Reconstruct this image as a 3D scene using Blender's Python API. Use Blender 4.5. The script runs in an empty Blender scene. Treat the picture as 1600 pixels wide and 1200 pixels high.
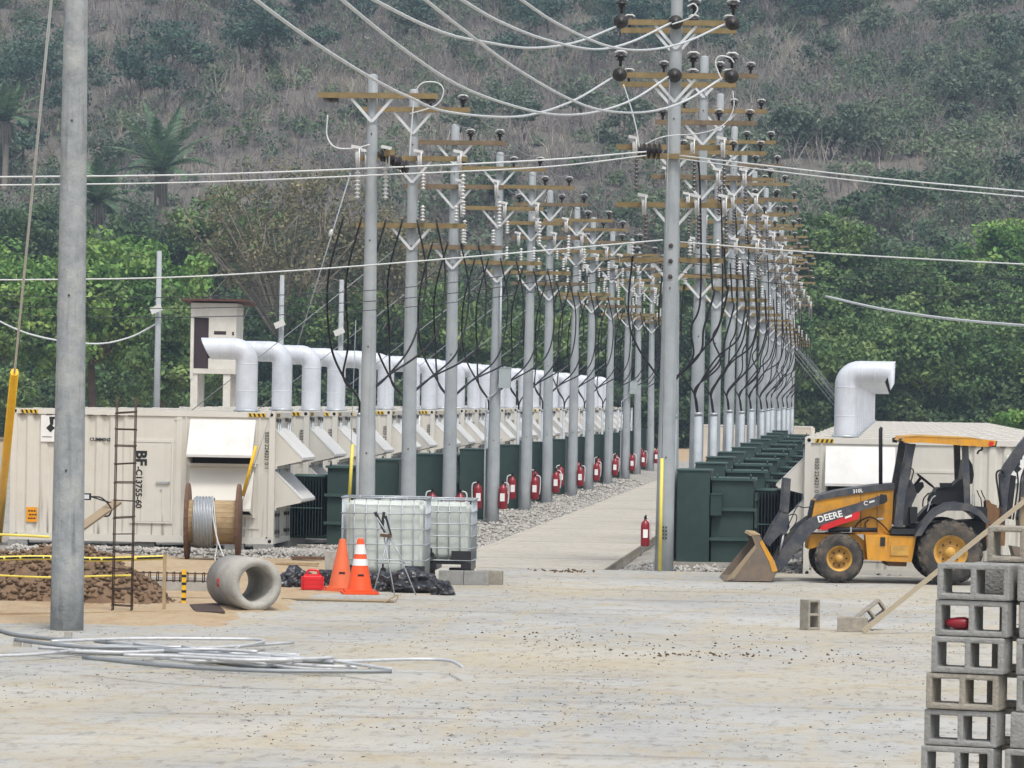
import bpy, bmesh, math, random
import numpy as np
from mathutils import Vector, Matrix
random.seed(7); RNG = np.random.default_rng(7)
SC = bpy.context.scene
COL = SC.collection

# ------------------------------------------------------------------ camera
F_PX, CAM_H, ROLL = 6500.0, 3.3, 0.017
def _axes():
    c, s = math.cos(ROLL), math.sin(ROLL)
    vx, vy = 540/F_PX, -31/F_PX
    u = vx*c - vy*s; v = vy*c + vx*s
    yaw = math.atan(u); pit = -math.atan(v*math.cos(yaw))
    fw = Vector((-math.sin(yaw)*math.cos(pit), math.cos(yaw)*math.cos(pit), math.sin(pit)))
    r0 = Vector((math.cos(yaw), math.sin(yaw), 0)); u0 = r0.cross(fw)
    return fw, r0*c + u0*s, u0*c - r0*s
FW, RT, UP = _axes()
cam = bpy.data.cameras.new('camera'); cam_o = bpy.data.objects.new('camera', cam); COL.objects.link(cam_o)
m = Matrix((RT, UP, -FW)).transposed().to_4x4(); m.translation = Vector((0, 0, CAM_H))
cam_o.matrix_world = m
cam.sensor_fit = 'HORIZONTAL'; cam.sensor_width = 36.0; cam.lens = 36.0*F_PX/1600.0
cam.clip_start = 0.5; cam.clip_end = 3000
SC.camera = cam_o

# ------------------------------------------------------------------ sky, sun, exposure
SUN_EL, SUN_AZ = math.radians(62), math.radians(158)      # azimuth clockwise from +Y: behind the camera, a little to the right
w = bpy.data.worlds.new('World'); SC.world = w; w.use_nodes = True
nt = w.node_tree; nt.nodes.clear()
sky = nt.nodes.new('ShaderNodeTexSky'); sky.sky_type = 'NISHITA'; sky.sun_disc = False
sky.sun_elevation = SUN_EL; sky.sun_rotation = SUN_AZ; sky.air_density = 1.0; sky.dust_density = 4.0; sky.ozone_density = 1.0
hs = nt.nodes.new('ShaderNodeHueSaturation'); hs.inputs['Saturation'].default_value = 0.55
bg = nt.nodes.new('ShaderNodeBackground'); bg.inputs['Strength'].default_value = 0.15
wo = nt.nodes.new('ShaderNodeOutputWorld')
nt.links.new(sky.outputs[0], hs.inputs['Color']); nt.links.new(hs.outputs[0], bg.inputs['Color']); nt.links.new(bg.outputs[0], wo.inputs['Surface'])
sl = bpy.data.lights.new('sun', 'SUN'); sl.energy = 1.5; sl.angle = math.radians(11); sl.color = (1.0, 0.975, 0.93)
so = bpy.data.objects.new('sun', sl); COL.objects.link(so)
d = Vector((math.sin(SUN_AZ)*math.cos(SUN_EL), math.cos(SUN_AZ)*math.cos(SUN_EL), math.sin(SUN_EL)))
so.rotation_euler = (-d).to_track_quat('-Z', 'Y').to_euler(); so.location = (0, 0, 60)
SC.view_settings.view_transform = 'Standard'; SC.view_settings.look = 'None'
SC.view_settings.gamma = 1.0; SC.view_settings.use_curve_mapping = False
SC.view_settings.exposure = 0.46
cy = SC.cycles; cy.max_bounces = 6; cy.diffuse_bounces = 3; cy.glossy_bounces = 2; cy.transmission_bounces = 4; cy.transparent_max_bounces = 4; cy.volume_bounces = 0
cy.caustics_reflective = False; cy.caustics_refractive = False

# ------------------------------------------------------------------ where a point seen at (px, py) of the photo stands
def ray(px, py): return FW + RT*((px-800)/F_PX) + UP*((600-py)/F_PX)
def at(px, py, Y):
    r = ray(px, py); return Vector((0, 0, CAM_H)) + r*(Y/r.y)
def gd(px, py, z=0.0):
    r = ray(px, py); return Vector((0, 0, CAM_H)) + r*((z-CAM_H)/r.z)

# ------------------------------------------------------------------ materials
MATS = {}
def srgb(c):
    return tuple(((x/255)/12.92 if x/255 <= .04045 else ((x/255+.055)/1.055)**2.4) for x in c)
def mat(name, col, rough=.7, var=.12, scale=6., bump=0., metal=0., spec=.3, dirt=None, dirt_amt=0., dirt_scale=1.5, streak=None, runs=None, coord='Object', col2=None, detail=6., trans=0.):
    m = bpy.data.materials.new(name); m.use_nodes = True
    n = m.node_tree.nodes; l = m.node_tree.links
    b = n['Principled BSDF']; b.inputs['Roughness'].default_value = rough; b.inputs['Metallic'].default_value = metal
    b.inputs['Specular IOR Level'].default_value = spec
    tc0 = n.new('ShaderNodeTexCoord'); oi = n.new('ShaderNodeObjectInfo'); ml = n.new('ShaderNodeMath'); ml.operation = 'MULTIPLY'; ml.inputs[1].default_value = 53.
    l.new(oi.outputs['Random'], ml.inputs[0]); cb = n.new('ShaderNodeCombineXYZ'); l.new(ml.outputs[0], cb.inputs[0]); l.new(ml.outputs[0], cb.inputs[1])
    va = n.new('ShaderNodeVectorMath'); va.operation = 'ADD'; l.new(tc0.outputs[coord], va.inputs[0]); l.new(cb.outputs[0], va.inputs[1])
    class tc: outputs = {coord: va.outputs[0]}
    def noise(sc, det=detail, vec=None, rgh=.6):
        t = n.new('ShaderNodeTexNoise'); t.inputs['Scale'].default_value = sc; t.inputs['Detail'].default_value = det; t.inputs['Roughness'].default_value = rgh
        l.new(vec if vec else tc.outputs[coord], t.inputs['Vector']); return t
    def ramp(src, a, bb):
        r = n.new('ShaderNodeMapRange'); r.inputs['From Min'].default_value = a; r.inputs['From Max'].default_value = bb
        l.new(src, r.inputs['Value']); return r.outputs[0]
    def mix(fac, a, bb):
        x = n.new('ShaderNodeMix'); x.data_type = 'RGBA'
        if fac is not None: l.new(fac, x.inputs['Factor'])
        for sock, v in (('A', a), ('B', bb)):
            s = [i for i in x.inputs if i.name == sock and i.type == 'RGBA'][0]
            if isinstance(v, tuple): s.default_value = (*v[:3], 1)
            else: l.new(v, s)
        return [o for o in x.outputs if o.type == 'RGBA'][0]
    lo = tuple(max(0, c*(1-var)) for c in col); hi = tuple(c*(1+var) for c in col) if col2 is None else col2
    t1 = noise(scale)
    c = mix(ramp(t1.outputs[0], .3, .7), lo, hi)
    if streak:                       # vertical run-off streaks: (colour, amount, x-scale, z-scale)
        sc_, amt, sx, sz = streak
        mp = n.new('ShaderNodeMapping'); mp.inputs['Scale'].default_value = (sx, sx, sz); l.new(tc.outputs[coord], mp.inputs['Vector'])
        t2 = noise(1.0, 4., mp.outputs[0])
        f = ramp(t2.outputs[0], .52, .75); k = n.new('ShaderNodeMath'); k.operation = 'MULTIPLY'; k.inputs[1].default_value = amt; l.new(f, k.inputs[0])
        c = mix(k.outputs[0], c, sc_)
    if runs:                         # dirty water runs on the lower half of a corrugated wall: (colour, amount)
        rc_, amt = runs
        mp = n.new('ShaderNodeMapping'); mp.inputs['Scale'].default_value = (9., 9., .45); l.new(tc.outputs[coord], mp.inputs['Vector'])
        f = ramp(noise(1.0, 3., mp.outputs[0]).outputs[0], .56, .68)
        sx = n.new('ShaderNodeSeparateXYZ'); l.new(tc.outputs[coord], sx.inputs[0]); g = n.new('ShaderNodeMapRange'); g.inputs['From Min'].default_value = .15; g.inputs['From Max'].default_value = 1.7; g.inputs['To Min'].default_value = 1.; g.inputs['To Max'].default_value = 0.; l.new(sx.outputs[2], g.inputs['Value'])
        k1 = n.new('ShaderNodeMath'); k1.operation = 'MULTIPLY'; l.new(f, k1.inputs[0]); l.new(g.outputs[0], k1.inputs[1])
        k2 = n.new('ShaderNodeMath'); k2.operation = 'MULTIPLY'; k2.inputs[1].default_value = amt; l.new(k1.outputs[0], k2.inputs[0])
        c = mix(k2.outputs[0], c, rc_)
    if dirt:
        t3 = noise(dirt_scale, 8., None, .7)
        f = ramp(t3.outputs[0], .45, .7); k = n.new('ShaderNodeMath'); k.operation = 'MULTIPLY'; k.inputs[1].default_value = dirt_amt; l.new(f, k.inputs[0])
        c = mix(k.outputs[0], c, dirt)
    l.new(c, b.inputs['Base Color'])
    if bump:
        t4 = noise(scale*4, 5.); bp = n.new('ShaderNodeBump'); bp.inputs['Strength'].default_value = bump; bp.inputs['Distance'].default_value = .02
        l.new(t4.outputs[0], bp.inputs['Height']); l.new(bp.outputs[0], b.inputs['Normal'])
    if trans:
        out = n['Material Output']; tr = n.new('ShaderNodeBsdfTranslucent'); l.new(c, tr.inputs['Color'])
        ms = n.new('ShaderNodeMixShader'); ms.inputs[0].default_value = trans
        l.new(b.outputs[0], ms.inputs[1]); l.new(tr.outputs[0], ms.inputs[2]); l.new(ms.outputs[0], out.inputs['Surface'])
    MATS[name] = m; return m

GRIME = srgb((92, 84, 72))
mat('cream_paint', srgb((203, 200, 190)), .55, .03, 2., 0, streak=(srgb((150, 141, 128)), .14, 7., .22), runs=(srgb((84, 76, 68)), .9), dirt=srgb((182, 176, 163)), dirt_amt=.35)
mat('cream_trim', srgb((206, 203, 194)), .5, .04, 3., dirt=srgb((172, 164, 148)), dirt_amt=.3)
mat('hood_white', srgb((206, 206, 203)), .5, .03, 2., dirt=srgb((184, 181, 172)), dirt_amt=.5, dirt_scale=3.)
mat('roof_cream', srgb((200, 196, 187)), .6, .05, 2., dirt=srgb((168, 158, 140)), dirt_amt=.5)
mat('pipe_white', srgb((196, 201, 208)), .42, .02, 2., metal=0., spec=.5, dirt=srgb((166, 168, 172)), dirt_amt=.6, dirt_scale=1.6, streak=(srgb((150, 150, 150)), .3, 9., .5))
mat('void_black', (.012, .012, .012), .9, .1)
mat('decal_black', (.02, .02, .022), .6, .2)
mat('decal_white', (.75, .75, .73), .6, .05)
mat('decal_yellow', srgb((214, 176, 40)), .6, .1, dirt=srgb((150, 130, 70)), dirt_amt=.4, dirt_scale=9)
mat('decal_orange', srgb((222, 150, 30)), .6, .08)
mat('decal_faint', srgb((70, 66, 62)), .7, .2)
mat('galv', srgb((168, 174, 178)), .45, .10, 7., metal=.35)
mat('riser_grey', srgb((166, 173, 177)), .6, .08, 5., dirt=srgb((140, 146, 148)), dirt_amt=.5, dirt_scale=3)
mat('clod_tan', srgb((138, 127, 109)), .98, .25, 5.)
mat('galv_bright', srgb((214, 217, 219)), .4, .06, 7., metal=.2)
mat('pole_concrete', srgb((154, 160, 163)), .85, .10, 3., .25, streak=(srgb((116, 120, 123)), .5, 9., .5), dirt=srgb((176, 178, 176)), dirt_amt=.4, dirt_scale=1.2)
mat('pole_concrete_old', srgb((142, 146, 147)), .85, .2, 7., .6, streak=(srgb((92, 95, 97)), .7, 14., .8), dirt=srgb((176, 176, 170)), dirt_amt=.7, dirt_scale=2.2)
mat('arm_wood', srgb((130, 114, 80)), .75, .18, 5., .2, streak=None, dirt=srgb((110, 92, 62)), dirt_amt=.5, dirt_scale=4)
mat('arm_wood_old', srgb((118, 103, 82)), .8, .18, 5., .2, dirt=srgb((92, 80, 66)), dirt_amt=.5, dirt_scale=4)
mat('porcelain_dark', (.020, .017, .017), .45, .3, 5., spec=.4)
mat('porcelain_light', srgb((198, 198, 196)), .35, .1, 5., spec=.5)
mat('porcelain_grey', srgb((96, 92, 90)), .35, .2, 5., spec=.5)
mat('cable_black', (.014, .014, .016), .55, .2, 4.)
mat('wire_pale', srgb((196, 200, 200)), .5, .08, 3.)
mat('wire_dark', srgb((58, 62, 66)), .6, .1, 3.)
mat('wire_steel', srgb((140, 144, 146)), .5, .1, 3., metal=.3)
mat('tr_green', srgb((51, 69, 66)), .5, .10, 2., dirt=srgb((70, 82, 77)), dirt_amt=.3, dirt_scale=2)
mat('tr_green_dark', srgb((34, 46, 49)), .5, .12, 3.)
mat('tr_lid', srgb((62, 82, 78)), .5, .1, 3.)
mat('ext_red', srgb((132, 26, 38)), .35, .10, 4., spec=.5)
mat('guard_yellow', srgb((232, 184, 40)), .45, .06, 4.)
mat('guard_pale', srgb((224, 206, 96)), .45, .06, 4.)
mat('box_grey', srgb((160, 168, 168)), .5, .06, 4.)
mat('cmu', srgb((148, 148, 145)), .95, .14, 14., .6, dirt=srgb((118, 118, 114)), dirt_amt=.5, dirt_scale=5)
mat('cmu_warm', srgb((156, 150, 138)), .95, .14, 14., .6, dirt=srgb((120, 114, 104)), dirt_amt=.5, dirt_scale=5)
mat('cast_concrete', srgb((164, 162, 155)), .9, .12, 5., .4, dirt=srgb((132, 122, 106)), dirt_amt=.6, dirt_scale=3)
mat('wood_grey', srgb((150, 134, 110)), .85, .2, 6., .3, dirt=srgb((100, 88, 72)), dirt_amt=.5, dirt_scale=6)
mat('wood_pale', srgb((170, 158, 136)), .85, .15, 5., .3, dirt=srgb((128, 114, 92)), dirt_amt=.5, dirt_scale=5)
mat('wood_tan', srgb((164, 144, 112)), .8, .16, 5., .3, dirt=srgb((132, 100, 66)), dirt_amt=.5, dirt_scale=4)
mat('wood_red', srgb((104, 80, 64)), .8, .2, 6., .3)
mat('rust_steel', srgb((72, 58, 52)), .8, .25, 9.)
mat('soil_clod', srgb((118, 98, 78)), .98, .3, 3., .5, dirt=srgb((90, 66, 50)), dirt_amt=.7, dirt_scale=2)
mat('alu_cable', srgb((192, 194, 195)), .45, .12, 9., metal=.2)
mat('ibc_plastic', srgb((216, 222, 216)), .4, .05, 2., dirt=srgb((158, 168, 158)), dirt_amt=.5, dirt_scale=2.4, trans=.2)
mat('black_plastic', (.018, .018, .022), .32, .3, 4., .3, spec=.6)
mat('cone_orange', srgb((232, 84, 34)), .5, .08, 6., dirt=srgb((170, 86, 58)), dirt_amt=.4, dirt_scale=6)
mat('cone_faded', srgb((214, 104, 62)), .55, .1, 6., dirt=srgb((160, 96, 72)), dirt_amt=.5, dirt_scale=6)
mat('can_red', srgb((206, 32, 38)), .35, .08, 5., spec=.5)
mat('jd_yellow', srgb((206, 146, 44)), .5, .08, 3., .1, dirt=srgb((158, 126, 82)), dirt_amt=.8, dirt_scale=3.5, streak=(srgb((150, 112, 60)), .5, 14., 2.))
mat('jd_dark', srgb((62, 66, 74)), .5, .14, 3., dirt=srgb((116, 110, 100)), dirt_amt=.6, dirt_scale=4)
mat('jd_black', (.022, .023, .026), .5, .2, 3.)
mat('jd_red', srgb((196, 40, 44)), .45, .06)
mat('bucket_steel', srgb((116, 106, 96)), .55, .16, 4., metal=.25, dirt=srgb((150, 124, 92)), dirt_amt=.6, dirt_scale=3)
mat('tyre', srgb((58, 57, 56)), .9, .2, 5., .3, dirt=srgb((124, 112, 96)), dirt_amt=.7, dirt_scale=3)
mat('rim_yellow', srgb((196, 152, 72)), .5, .08, 4., dirt=srgb((140, 112, 74)), dirt_amt=.8, dirt_scale=5)
mat('swing_brown', srgb((122, 92, 64)), .7, .2, 5.)
mat('tower_wall', srgb((212, 208, 198)), .85, .05, 2., dirt=srgb((172, 166, 152)), dirt_amt=.5)
mat('tower_roof', srgb((92, 62, 56)), .8, .2, 3.)
mat('tower_dark', srgb((62, 52, 56)), .8, .1)
mat('wall_block', srgb((196, 190, 176)), .9, .08, 3., dirt=srgb((150, 144, 130)), dirt_amt=.5)
mat('stone_grey', srgb((158, 156, 150)), .95, .3, 3., col2=srgb((188, 184, 176)))
mat('stone_dark', srgb((120, 118, 114)), .95, .35, 3.)
mat('clod_brown', srgb((96, 78, 60)), .98, .3, 5.)

# ground materials -------------------------------------------------
def ground_mat(name, base, base2, dust, dark, dust_amt=.8, sc=.25, dust_sc=.13, fine=9.):
    m = bpy.data.materials.new(name); m.use_nodes = True; n = m.node_tree.nodes; l = m.node_tree.links
    b = n['Principled BSDF']; b.inputs['Roughness'].default_value = .95; b.inputs['Specular IOR Level'].default_value = .12
    tc = n.new('ShaderNodeTexCoord')
    def noise(s, det, rg=.6, vec=None):
        t = n.new('ShaderNodeTexNoise'); t.inputs['Scale'].default_value = s; t.inputs['Detail'].default_value = det; t.inputs['Roughness'].default_value = rg
        l.new(vec or tc.outputs['Object'], t.inputs['Vector']); return t.outputs[0]
    def rng(src, a, bb, c=0., dd=1.):
        r = n.new('ShaderNodeMapRange'); r.inputs['From Min'].default_value = a; r.inputs['From Max'].default_value = bb
        r.inputs['To Min'].default_value = c; r.inputs['To Max'].default_value = dd; l.new(src, r.inputs['Value']); return r.outputs[0]
    def mix(fac, a, bb):
        x = n.new('ShaderNodeMix'); x.data_type = 'RGBA'; l.new(fac, x.inputs['Factor'])
        for sock, v in (('A', a), ('B', bb)):
            s = [i for i in x.inputs if i.name == sock and i.type == 'RGBA'][0]
            if isinstance(v, tuple): s.default_value = (*v[:3], 1)
            else: l.new(v, s)
        return [o for o in x.outputs if o.type == 'RGBA'][0]
    c = mix(rng(noise(sc, 6.), .35, .65), base, base2)
    c = mix(rng(noise(dust_sc, 9., .68), .44, .66, 0, dust_amt), c, dust)
    # patches of caked dust and tyre tracks
    mp3 = n.new('ShaderNodeMapping'); mp3.inputs['Scale'].default_value = (5.5, 2.0, 1.); l.new(tc.outputs['Object'], mp3.inputs['Vector'])
    c = mix(rng(noise(1., 5., .7, mp3.outputs[0]), .53, .66, 0, .5), c, dark)
    mp4 = n.new('ShaderNodeMapping'); mp4.inputs['Scale'].default_value = (4., 1.5, 1.); mp4.inputs['Location'].default_value = (7., 3., 0); l.new(tc.outputs['Object'], mp4.inputs['Vector'])
    c = mix(rng(noise(1., 6., .7, mp4.outputs[0]), .54, .68, 0, .35), c, dust)
    for rot_, sc_w in ((.35, .16), (-.9, .11)):
        mw = n.new('ShaderNodeMapping'); mw.inputs['Rotation'].default_value = (0, 0, rot_); l.new(tc.outputs['Object'], mw.inputs['Vector'])
        wv = n.new('ShaderNodeTexWave'); wv.inputs['Scale'].default_value = sc_w; wv.inputs['Distortion'].default_value = 4.; wv.inputs['Detail'].default_value = 3.; wv.inputs['Detail Scale'].default_value = .6; l.new(mw.outputs[0], wv.inputs['Vector'])
        brk = n.new('ShaderNodeMath'); brk.operation = 'MULTIPLY'; l.new(rng(wv.outputs['Fac'], .86, .97, 0, .5), brk.inputs[0]); l.new(rng(noise(2.2, 6., .7), .40, .60), brk.inputs[1])
        c = mix(brk.outputs[0], c, tuple(q*.88 for q in dust))
    # faint tracks running across and along the yard
    mp = n.new('ShaderNodeMapping'); mp.inputs['Scale'].default_value = (.12, 1.1, 1.); l.new(tc.outputs['Object'], mp.inputs['Vector'])
    c = mix(rng(noise(1., 6., .65, mp.outputs[0]), .56, .72, 0, .45), c, dark)
    mp2 = n.new('ShaderNodeMapping'); mp2.inputs['Scale'].default_value = (1.6, .07, 1.); mp2.inputs['Rotation'].default_value = (0, 0, .25); l.new(tc.outputs['Object'], mp2.inputs['Vector'])
    c = mix(rng(noise(1., 5., .6, mp2.outputs[0]), .54, .7, 0, .4), c, dust)
    c = mix(rng(noise(fine*.45, 7., .8), .55, .70, 0, .65), c, dark)
    c = mix(rng(noise(fine*3., 4., .7), .56, .70, 0, .6), c, dark)
    c = mix(rng(noise(fine*1.1, 5., .7), .60, .75, 0, .5), c, tuple(min(1., q*1.18) for q in base2))
    l.new(c, b.inputs['Base Color'])
    bp = n.new('ShaderNodeBump'); bp.inputs['Strength'].default_value = .35; bp.inputs['Distance'].default_value = .02
    l.new(noise(fine*.8, 7., .7), bp.inputs['Height']); l.new(bp.outputs[0], b.inputs['Normal'])
    MATS[name] = m
ground_mat('slab', srgb((154, 155, 152)), srgb((176, 176, 171)), srgb((178, 165, 136)), srgb((104, 98, 90)), .6)
ground_mat('path', srgb((172, 168, 158)), srgb((186, 182, 172)), srgb((178, 168, 149)), srgb((122, 116, 105)), .5, .3, .2)
ground_mat('soil', srgb((168, 150, 122)), srgb((176, 162, 138)), srgb((164, 138, 106)), srgb((140, 112, 84)), .7, .3, .3, 5.)
ground_mat('gravel', srgb((142, 140, 135)), srgb((164, 161, 154)), srgb((156, 150, 138)), srgb((104, 102, 98)), .5, 1.2, .5, 14.)
ground_mat('hill_soil', srgb((102, 98, 93)), srgb((114, 108, 102)), srgb((92, 92, 84)), srgb((80, 78, 75)), .6, .12, .05, 1.2)

# ------------------------------------------------------------------ mesh helpers
CHL = {}                                               # children of each object, by name
class MB:
    def __init__(s): s.v = []; s.f = []; s.sm = []
    def add(s, vs, fs, smooth=False):
        o = len(s.v); s.v += [tuple(p) for p in vs]; s.f += [tuple(i+o for i in q) for q in fs]; s.sm += [smooth]*len(fs); return s
    def box(s, x0, x1, y0, y1, z0, z1):
        if x0 > x1: x0, x1 = x1, x0
        if y0 > y1: y0, y1 = y1, y0
        if z0 > z1: z0, z1 = z1, z0
        v = [(x0,y0,z0),(x1,y0,z0),(x1,y1,z0),(x0,y1,z0),(x0,y0,z1),(x1,y0,z1),(x1,y1,z1),(x0,y1,z1)]
        return s.add(v, [(0,3,2,1),(4,5,6,7),(0,1,5,4),(1,2,6,5),(2,3,7,6),(3,0,4,7)])
    def bar(s, a, b, w, h=None, up=(0,0,1)):          # rectangular bar from a to b
        h = h or w; a = Vector(a); b = Vector(b); dd = (b-a).normalized(); u = Vector(up)
        if abs(dd.dot(u)) > .98: u = Vector((0,1,0))
        r = dd.cross(u).normalized(); u = r.cross(dd)
        v = [p + r*(sx*w/2) + u*(sz*h/2) for p in (a, b) for sx, sz in ((-1,-1),(1,-1),(1,1),(-1,1))]
        return s.add(v, [(0,1,2,3),(7,6,5,4),(0,4,5,1),(1,5,6,2),(2,6,7,3),(3,7,4,0)])
    def cyl(s, a, b, r0, r1=None, n=12, cap=True, smooth=True):
        return s.tube([a, b], [r0, r0 if r1 is None else r1], n, cap, smooth)
    def tube(s, pts, r, n=8, cap=True, smooth=True):
        pts = [Vector(p) for p in pts]; k = len(pts)
        if not isinstance(r, (list, tuple)): r = [r]*k
        vs = []; prev = None
        for i, p in enumerate(pts):
            t = (pts[min(i+1,k-1)] - pts[max(i-1,0)]).normalized()
            if prev is None:
                a = Vector((0,0,1)) if abs(t.z) < .9 else Vector((1,0,0)); u = t.cross(a).normalized()
            else:
                u = (prev - t*prev.dot(t)).normalized()
            prev = u; v = t.cross(u)
            vs += [p + (u*math.cos(2*math.pi*j/n) + v*math.sin(2*math.pi*j/n))*r[i] for j in range(n)]
        fs = [(i*n+j, i*n+(j+1)%n, (i+1)*n+(j+1)%n, (i+1)*n+j) for i in range(k-1) for j in range(n)]
        s.add(vs, fs, smooth)
        if cap:
            o = len(s.v)-len(vs); s.f += [tuple(o+j for j in range(n))[::-1], tuple(o+(k-1)*n+j for j in range(n))]; s.sm += [False, False]
        return s
    def prism(s, poly, fn, w0, w1):                  # polygon (a,b) swept from w0 to w1; fn(a,b,w) -> xyz
        n = len(poly)
        v = [fn(a, b, w0) for a, b in poly] + [fn(a, b, w1) for a, b in poly]
        return s.add(v, [tuple(range(n)), tuple(range(2*n-1, n-1, -1))] + [(i, n+i, n+(i+1)%n, (i+1)%n) for i in range(n)])
    def lathe(s, prof, o=(0,0,0), axis='z', n=16, smooth=True):   # prof: (radius, height)
        o = Vector(o); vs = []
        for r, h in prof:
            for j in range(n):
                c, q = r*math.cos(2*math.pi*j/n), r*math.sin(2*math.pi*j/n)
                vs.append(o + (Vector((c,q,h)) if axis == 'z' else Vector((c,h,q)) if axis == 'y' else Vector((h,c,q))))
        k = len(prof)
        return s.add(vs, [(i*n+j, i*n+(j+1)%n, (i+1)*n+(j+1)%n, (i+1)*n+j) for i in range(k-1) for j in range(n)], smooth)
    def mesh(s, name, material=None, fix=True):
        me = bpy.data.meshes.new(name); me.from_pydata(s.v, [], s.f)
        me.polygons.foreach_set('use_smooth', s.sm)
        if fix:
            bm = bmesh.new(); bm.from_mesh(me); bmesh.ops.recalc_face_normals(bm, faces=bm.faces); bm.to_mesh(me); bm.free()
        if material: me.materials.append(MATS[material])
        return me
    def build(s, name, material, parent=None, loc=None):
        return put(name, s.mesh(name, material), parent, loc)
def put(name, me, parent=None, loc=None, rot=None, scl=None):
    o = bpy.data.objects.new(name, me); COL.objects.link(o)
    if parent is not None: o.parent = parent; CHL.setdefault(parent.name, []).append(o)
    if loc is not None: o.location = loc
    if rot is not None: o.rotation_euler = rot
    if scl is not None: o.scale = scl
    return o
def tag(o, label=None, cat=None, group=None, kind=None):
    if label: o['label'] = label
    if cat: o['category'] = cat
    if group: o['group'] = group
    if kind: o['kind'] = kind
    return o
def thing(name, label, cat, loc=(0,0,0), rz=0., group=None):
    o = bpy.data.objects.new(name, None); COL.objects.link(o); o.empty_display_size = .2
    o.location = loc; o.rotation_euler = (0,0,rz); return tag(o, label, cat, group)
def copy_tree(o, parent=None):
    c = o.copy(); COL.objects.link(c)
    if parent is not None: c.parent = parent; CHL.setdefault(parent.name, []).append(c)
    for ch in CHL.get(o.name, ()): copy_tree(ch, c)
    return c
ORD = ['first','second','third','fourth','fifth','sixth','seventh','eighth','ninth','tenth','eleventh','twelfth','thirteenth','fourteenth','fifteenth','sixteenth','seventeenth','eighteenth','nineteenth','twentieth','twenty-first','twenty-second','twenty-third','twenty-fourth','twenty-fifth','twenty-sixth','twenty-seventh','twenty-eighth']
def arc(pts, n=10):                                   # Catmull-Rom through points
    pts = [Vector(p) for p in pts]; q = [pts[0]*2-pts[1]] + pts + [pts[-1]*2-pts[-2]]; out = []
    for i in range(1, len(q)-2):
        for k in range(n):
            t = k/n; a, b, c, e = q[i-1], q[i], q[i+1], q[i+2]
            out.append(.5*((2*b) + (c-a)*t + (2*a-5*b+4*c-e)*t*t + (3*b-a-3*c+e)*t**3))
    out.append(pts[-1]); return out
def sag(a, b, drop, n=14):
    a, b = Vector(a), Vector(b); return [a.lerp(b, i/n) - Vector((0,0,4*drop*(i/n)*(1-i/n))) for i in range(n+1)]
def text_mesh(body, size, material, bold=0., ext=.0015):
    cu = bpy.data.curves.new('t', 'FONT'); cu.body = body; cu.size = size; cu.extrude = ext; cu.offset = bold; cu.align_x = 'LEFT'; cu.resolution_u = 3
    o = bpy.data.objects.new('t', cu); COL.objects.link(o)
    bpy.context.view_layer.update()
    me = bpy.data.meshes.new_from_object(o.evaluated_get(bpy.context.evaluated_depsgraph_get()))
    bpy.data.objects.remove(o); me.materials.clear(); me.materials.append(MATS[material]); return me
def sheet(name, x0, x1, y0, y1, dx, dy, zf, material, kind='structure', parent=None):
    nx = max(1, round((x1-x0)/dx)); ny = max(1, round((y1-y0)/dy))
    xs = np.linspace(x0, x1, nx+1); ys = np.linspace(y0, y1, ny+1)
    v = [(x, y, zf(x, y)) for y in ys for x in xs]
    f = [(j*(nx+1)+i, j*(nx+1)+i+1, (j+1)*(nx+1)+i+1, (j+1)*(nx+1)+i) for j in range(ny) for i in range(nx)]
    b = MB(); b.add(v, f, True); me = b.mesh(name, material, False); o = put(name, me, parent)
    if kind: o['kind'] = kind
    return o
from mathutils import noise as mnoise
def nz(x, y, z=0.): return mnoise.noise(Vector((x, y, z)))
def fbm(x, y, z=0., o=4):
    s = 0.; a = 1.; fr = 1.
    for _ in range(o): s += a*mnoise.noise(Vector((x*fr, y*fr, z+_*7.3))); a *= .5; fr *= 2.1
    return s
# ================================================================== THE SETTING
def hill_z(x, y):
    if y < 322: return -.3
    t = y-322
    b = .275*t*min(1., t/26.) + .0
    return b*(1+.10*nz(x*.012, y*.012, 3.)) + min(1, t/30)*(4.5*fbm(x*.016, y*.016, 1.) + 1.0*fbm(x*.09, y*.09, 5., 3)) - .25 + max(0, x+10)*.012*min(1, t/60)
sheet('ground', -290, 290, -18, 690, 58, 59, lambda x, y: -.27, 'soil')
sheet('hillside', -230, 230, 316, 600, 5, 4, hill_z, 'hill_soil')

# concrete yard: a slab with a worn outline
def yard():
    b = MB(); out = []
    pts = [(-60,-15),(60,-15),(60,80.4),(-4.85,80.5),(-8.2,80.5),(-8.55,78),(-8.8,70),(-9.1,63.5),(-9.6,58.5),(-14,57.6),(-22,57.2),(-60,57)]
    for i, p in enumerate(pts):
        q = pts[(i+1) % len(pts)]; L = math.dist(p, q); k = max(1, int(L/.8)) if 4 <= i <= 9 else 1
        for j in range(k):
            t = j/k; x, y = p[0]+(q[0]-p[0])*t, p[1]+(q[1]-p[1])*t
            if 4 <= i <= 9 and 0 < j: x += .12*nz(x*2, y*2); y += .25*nz(x*2, y*2, 4)
            out.append((x, y))
    b.prism(out, lambda a, c, w: (a, c, w), 0., -.26)
    o = b.build('yard_slab', 'slab'); o['kind'] = 'structure'
yard()
# access path between the two rows, cast in bays
pb = MB(); pb.box(-8.18, -4.87, 80.52, 226, -.26, -.05); path = pb.build('access_path', 'path'); path['kind'] = 'structure'
bay = MB(); bay.box(-1.675, 1.675, 0, 4.96, -.045, .004); bay_me = bay.mesh('slab_bay', 'path')
for k in range(29): put('slab_bay', bay_me, path, (-6.525, 80.55+5*k, 0.004*(k % 2)))
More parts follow.
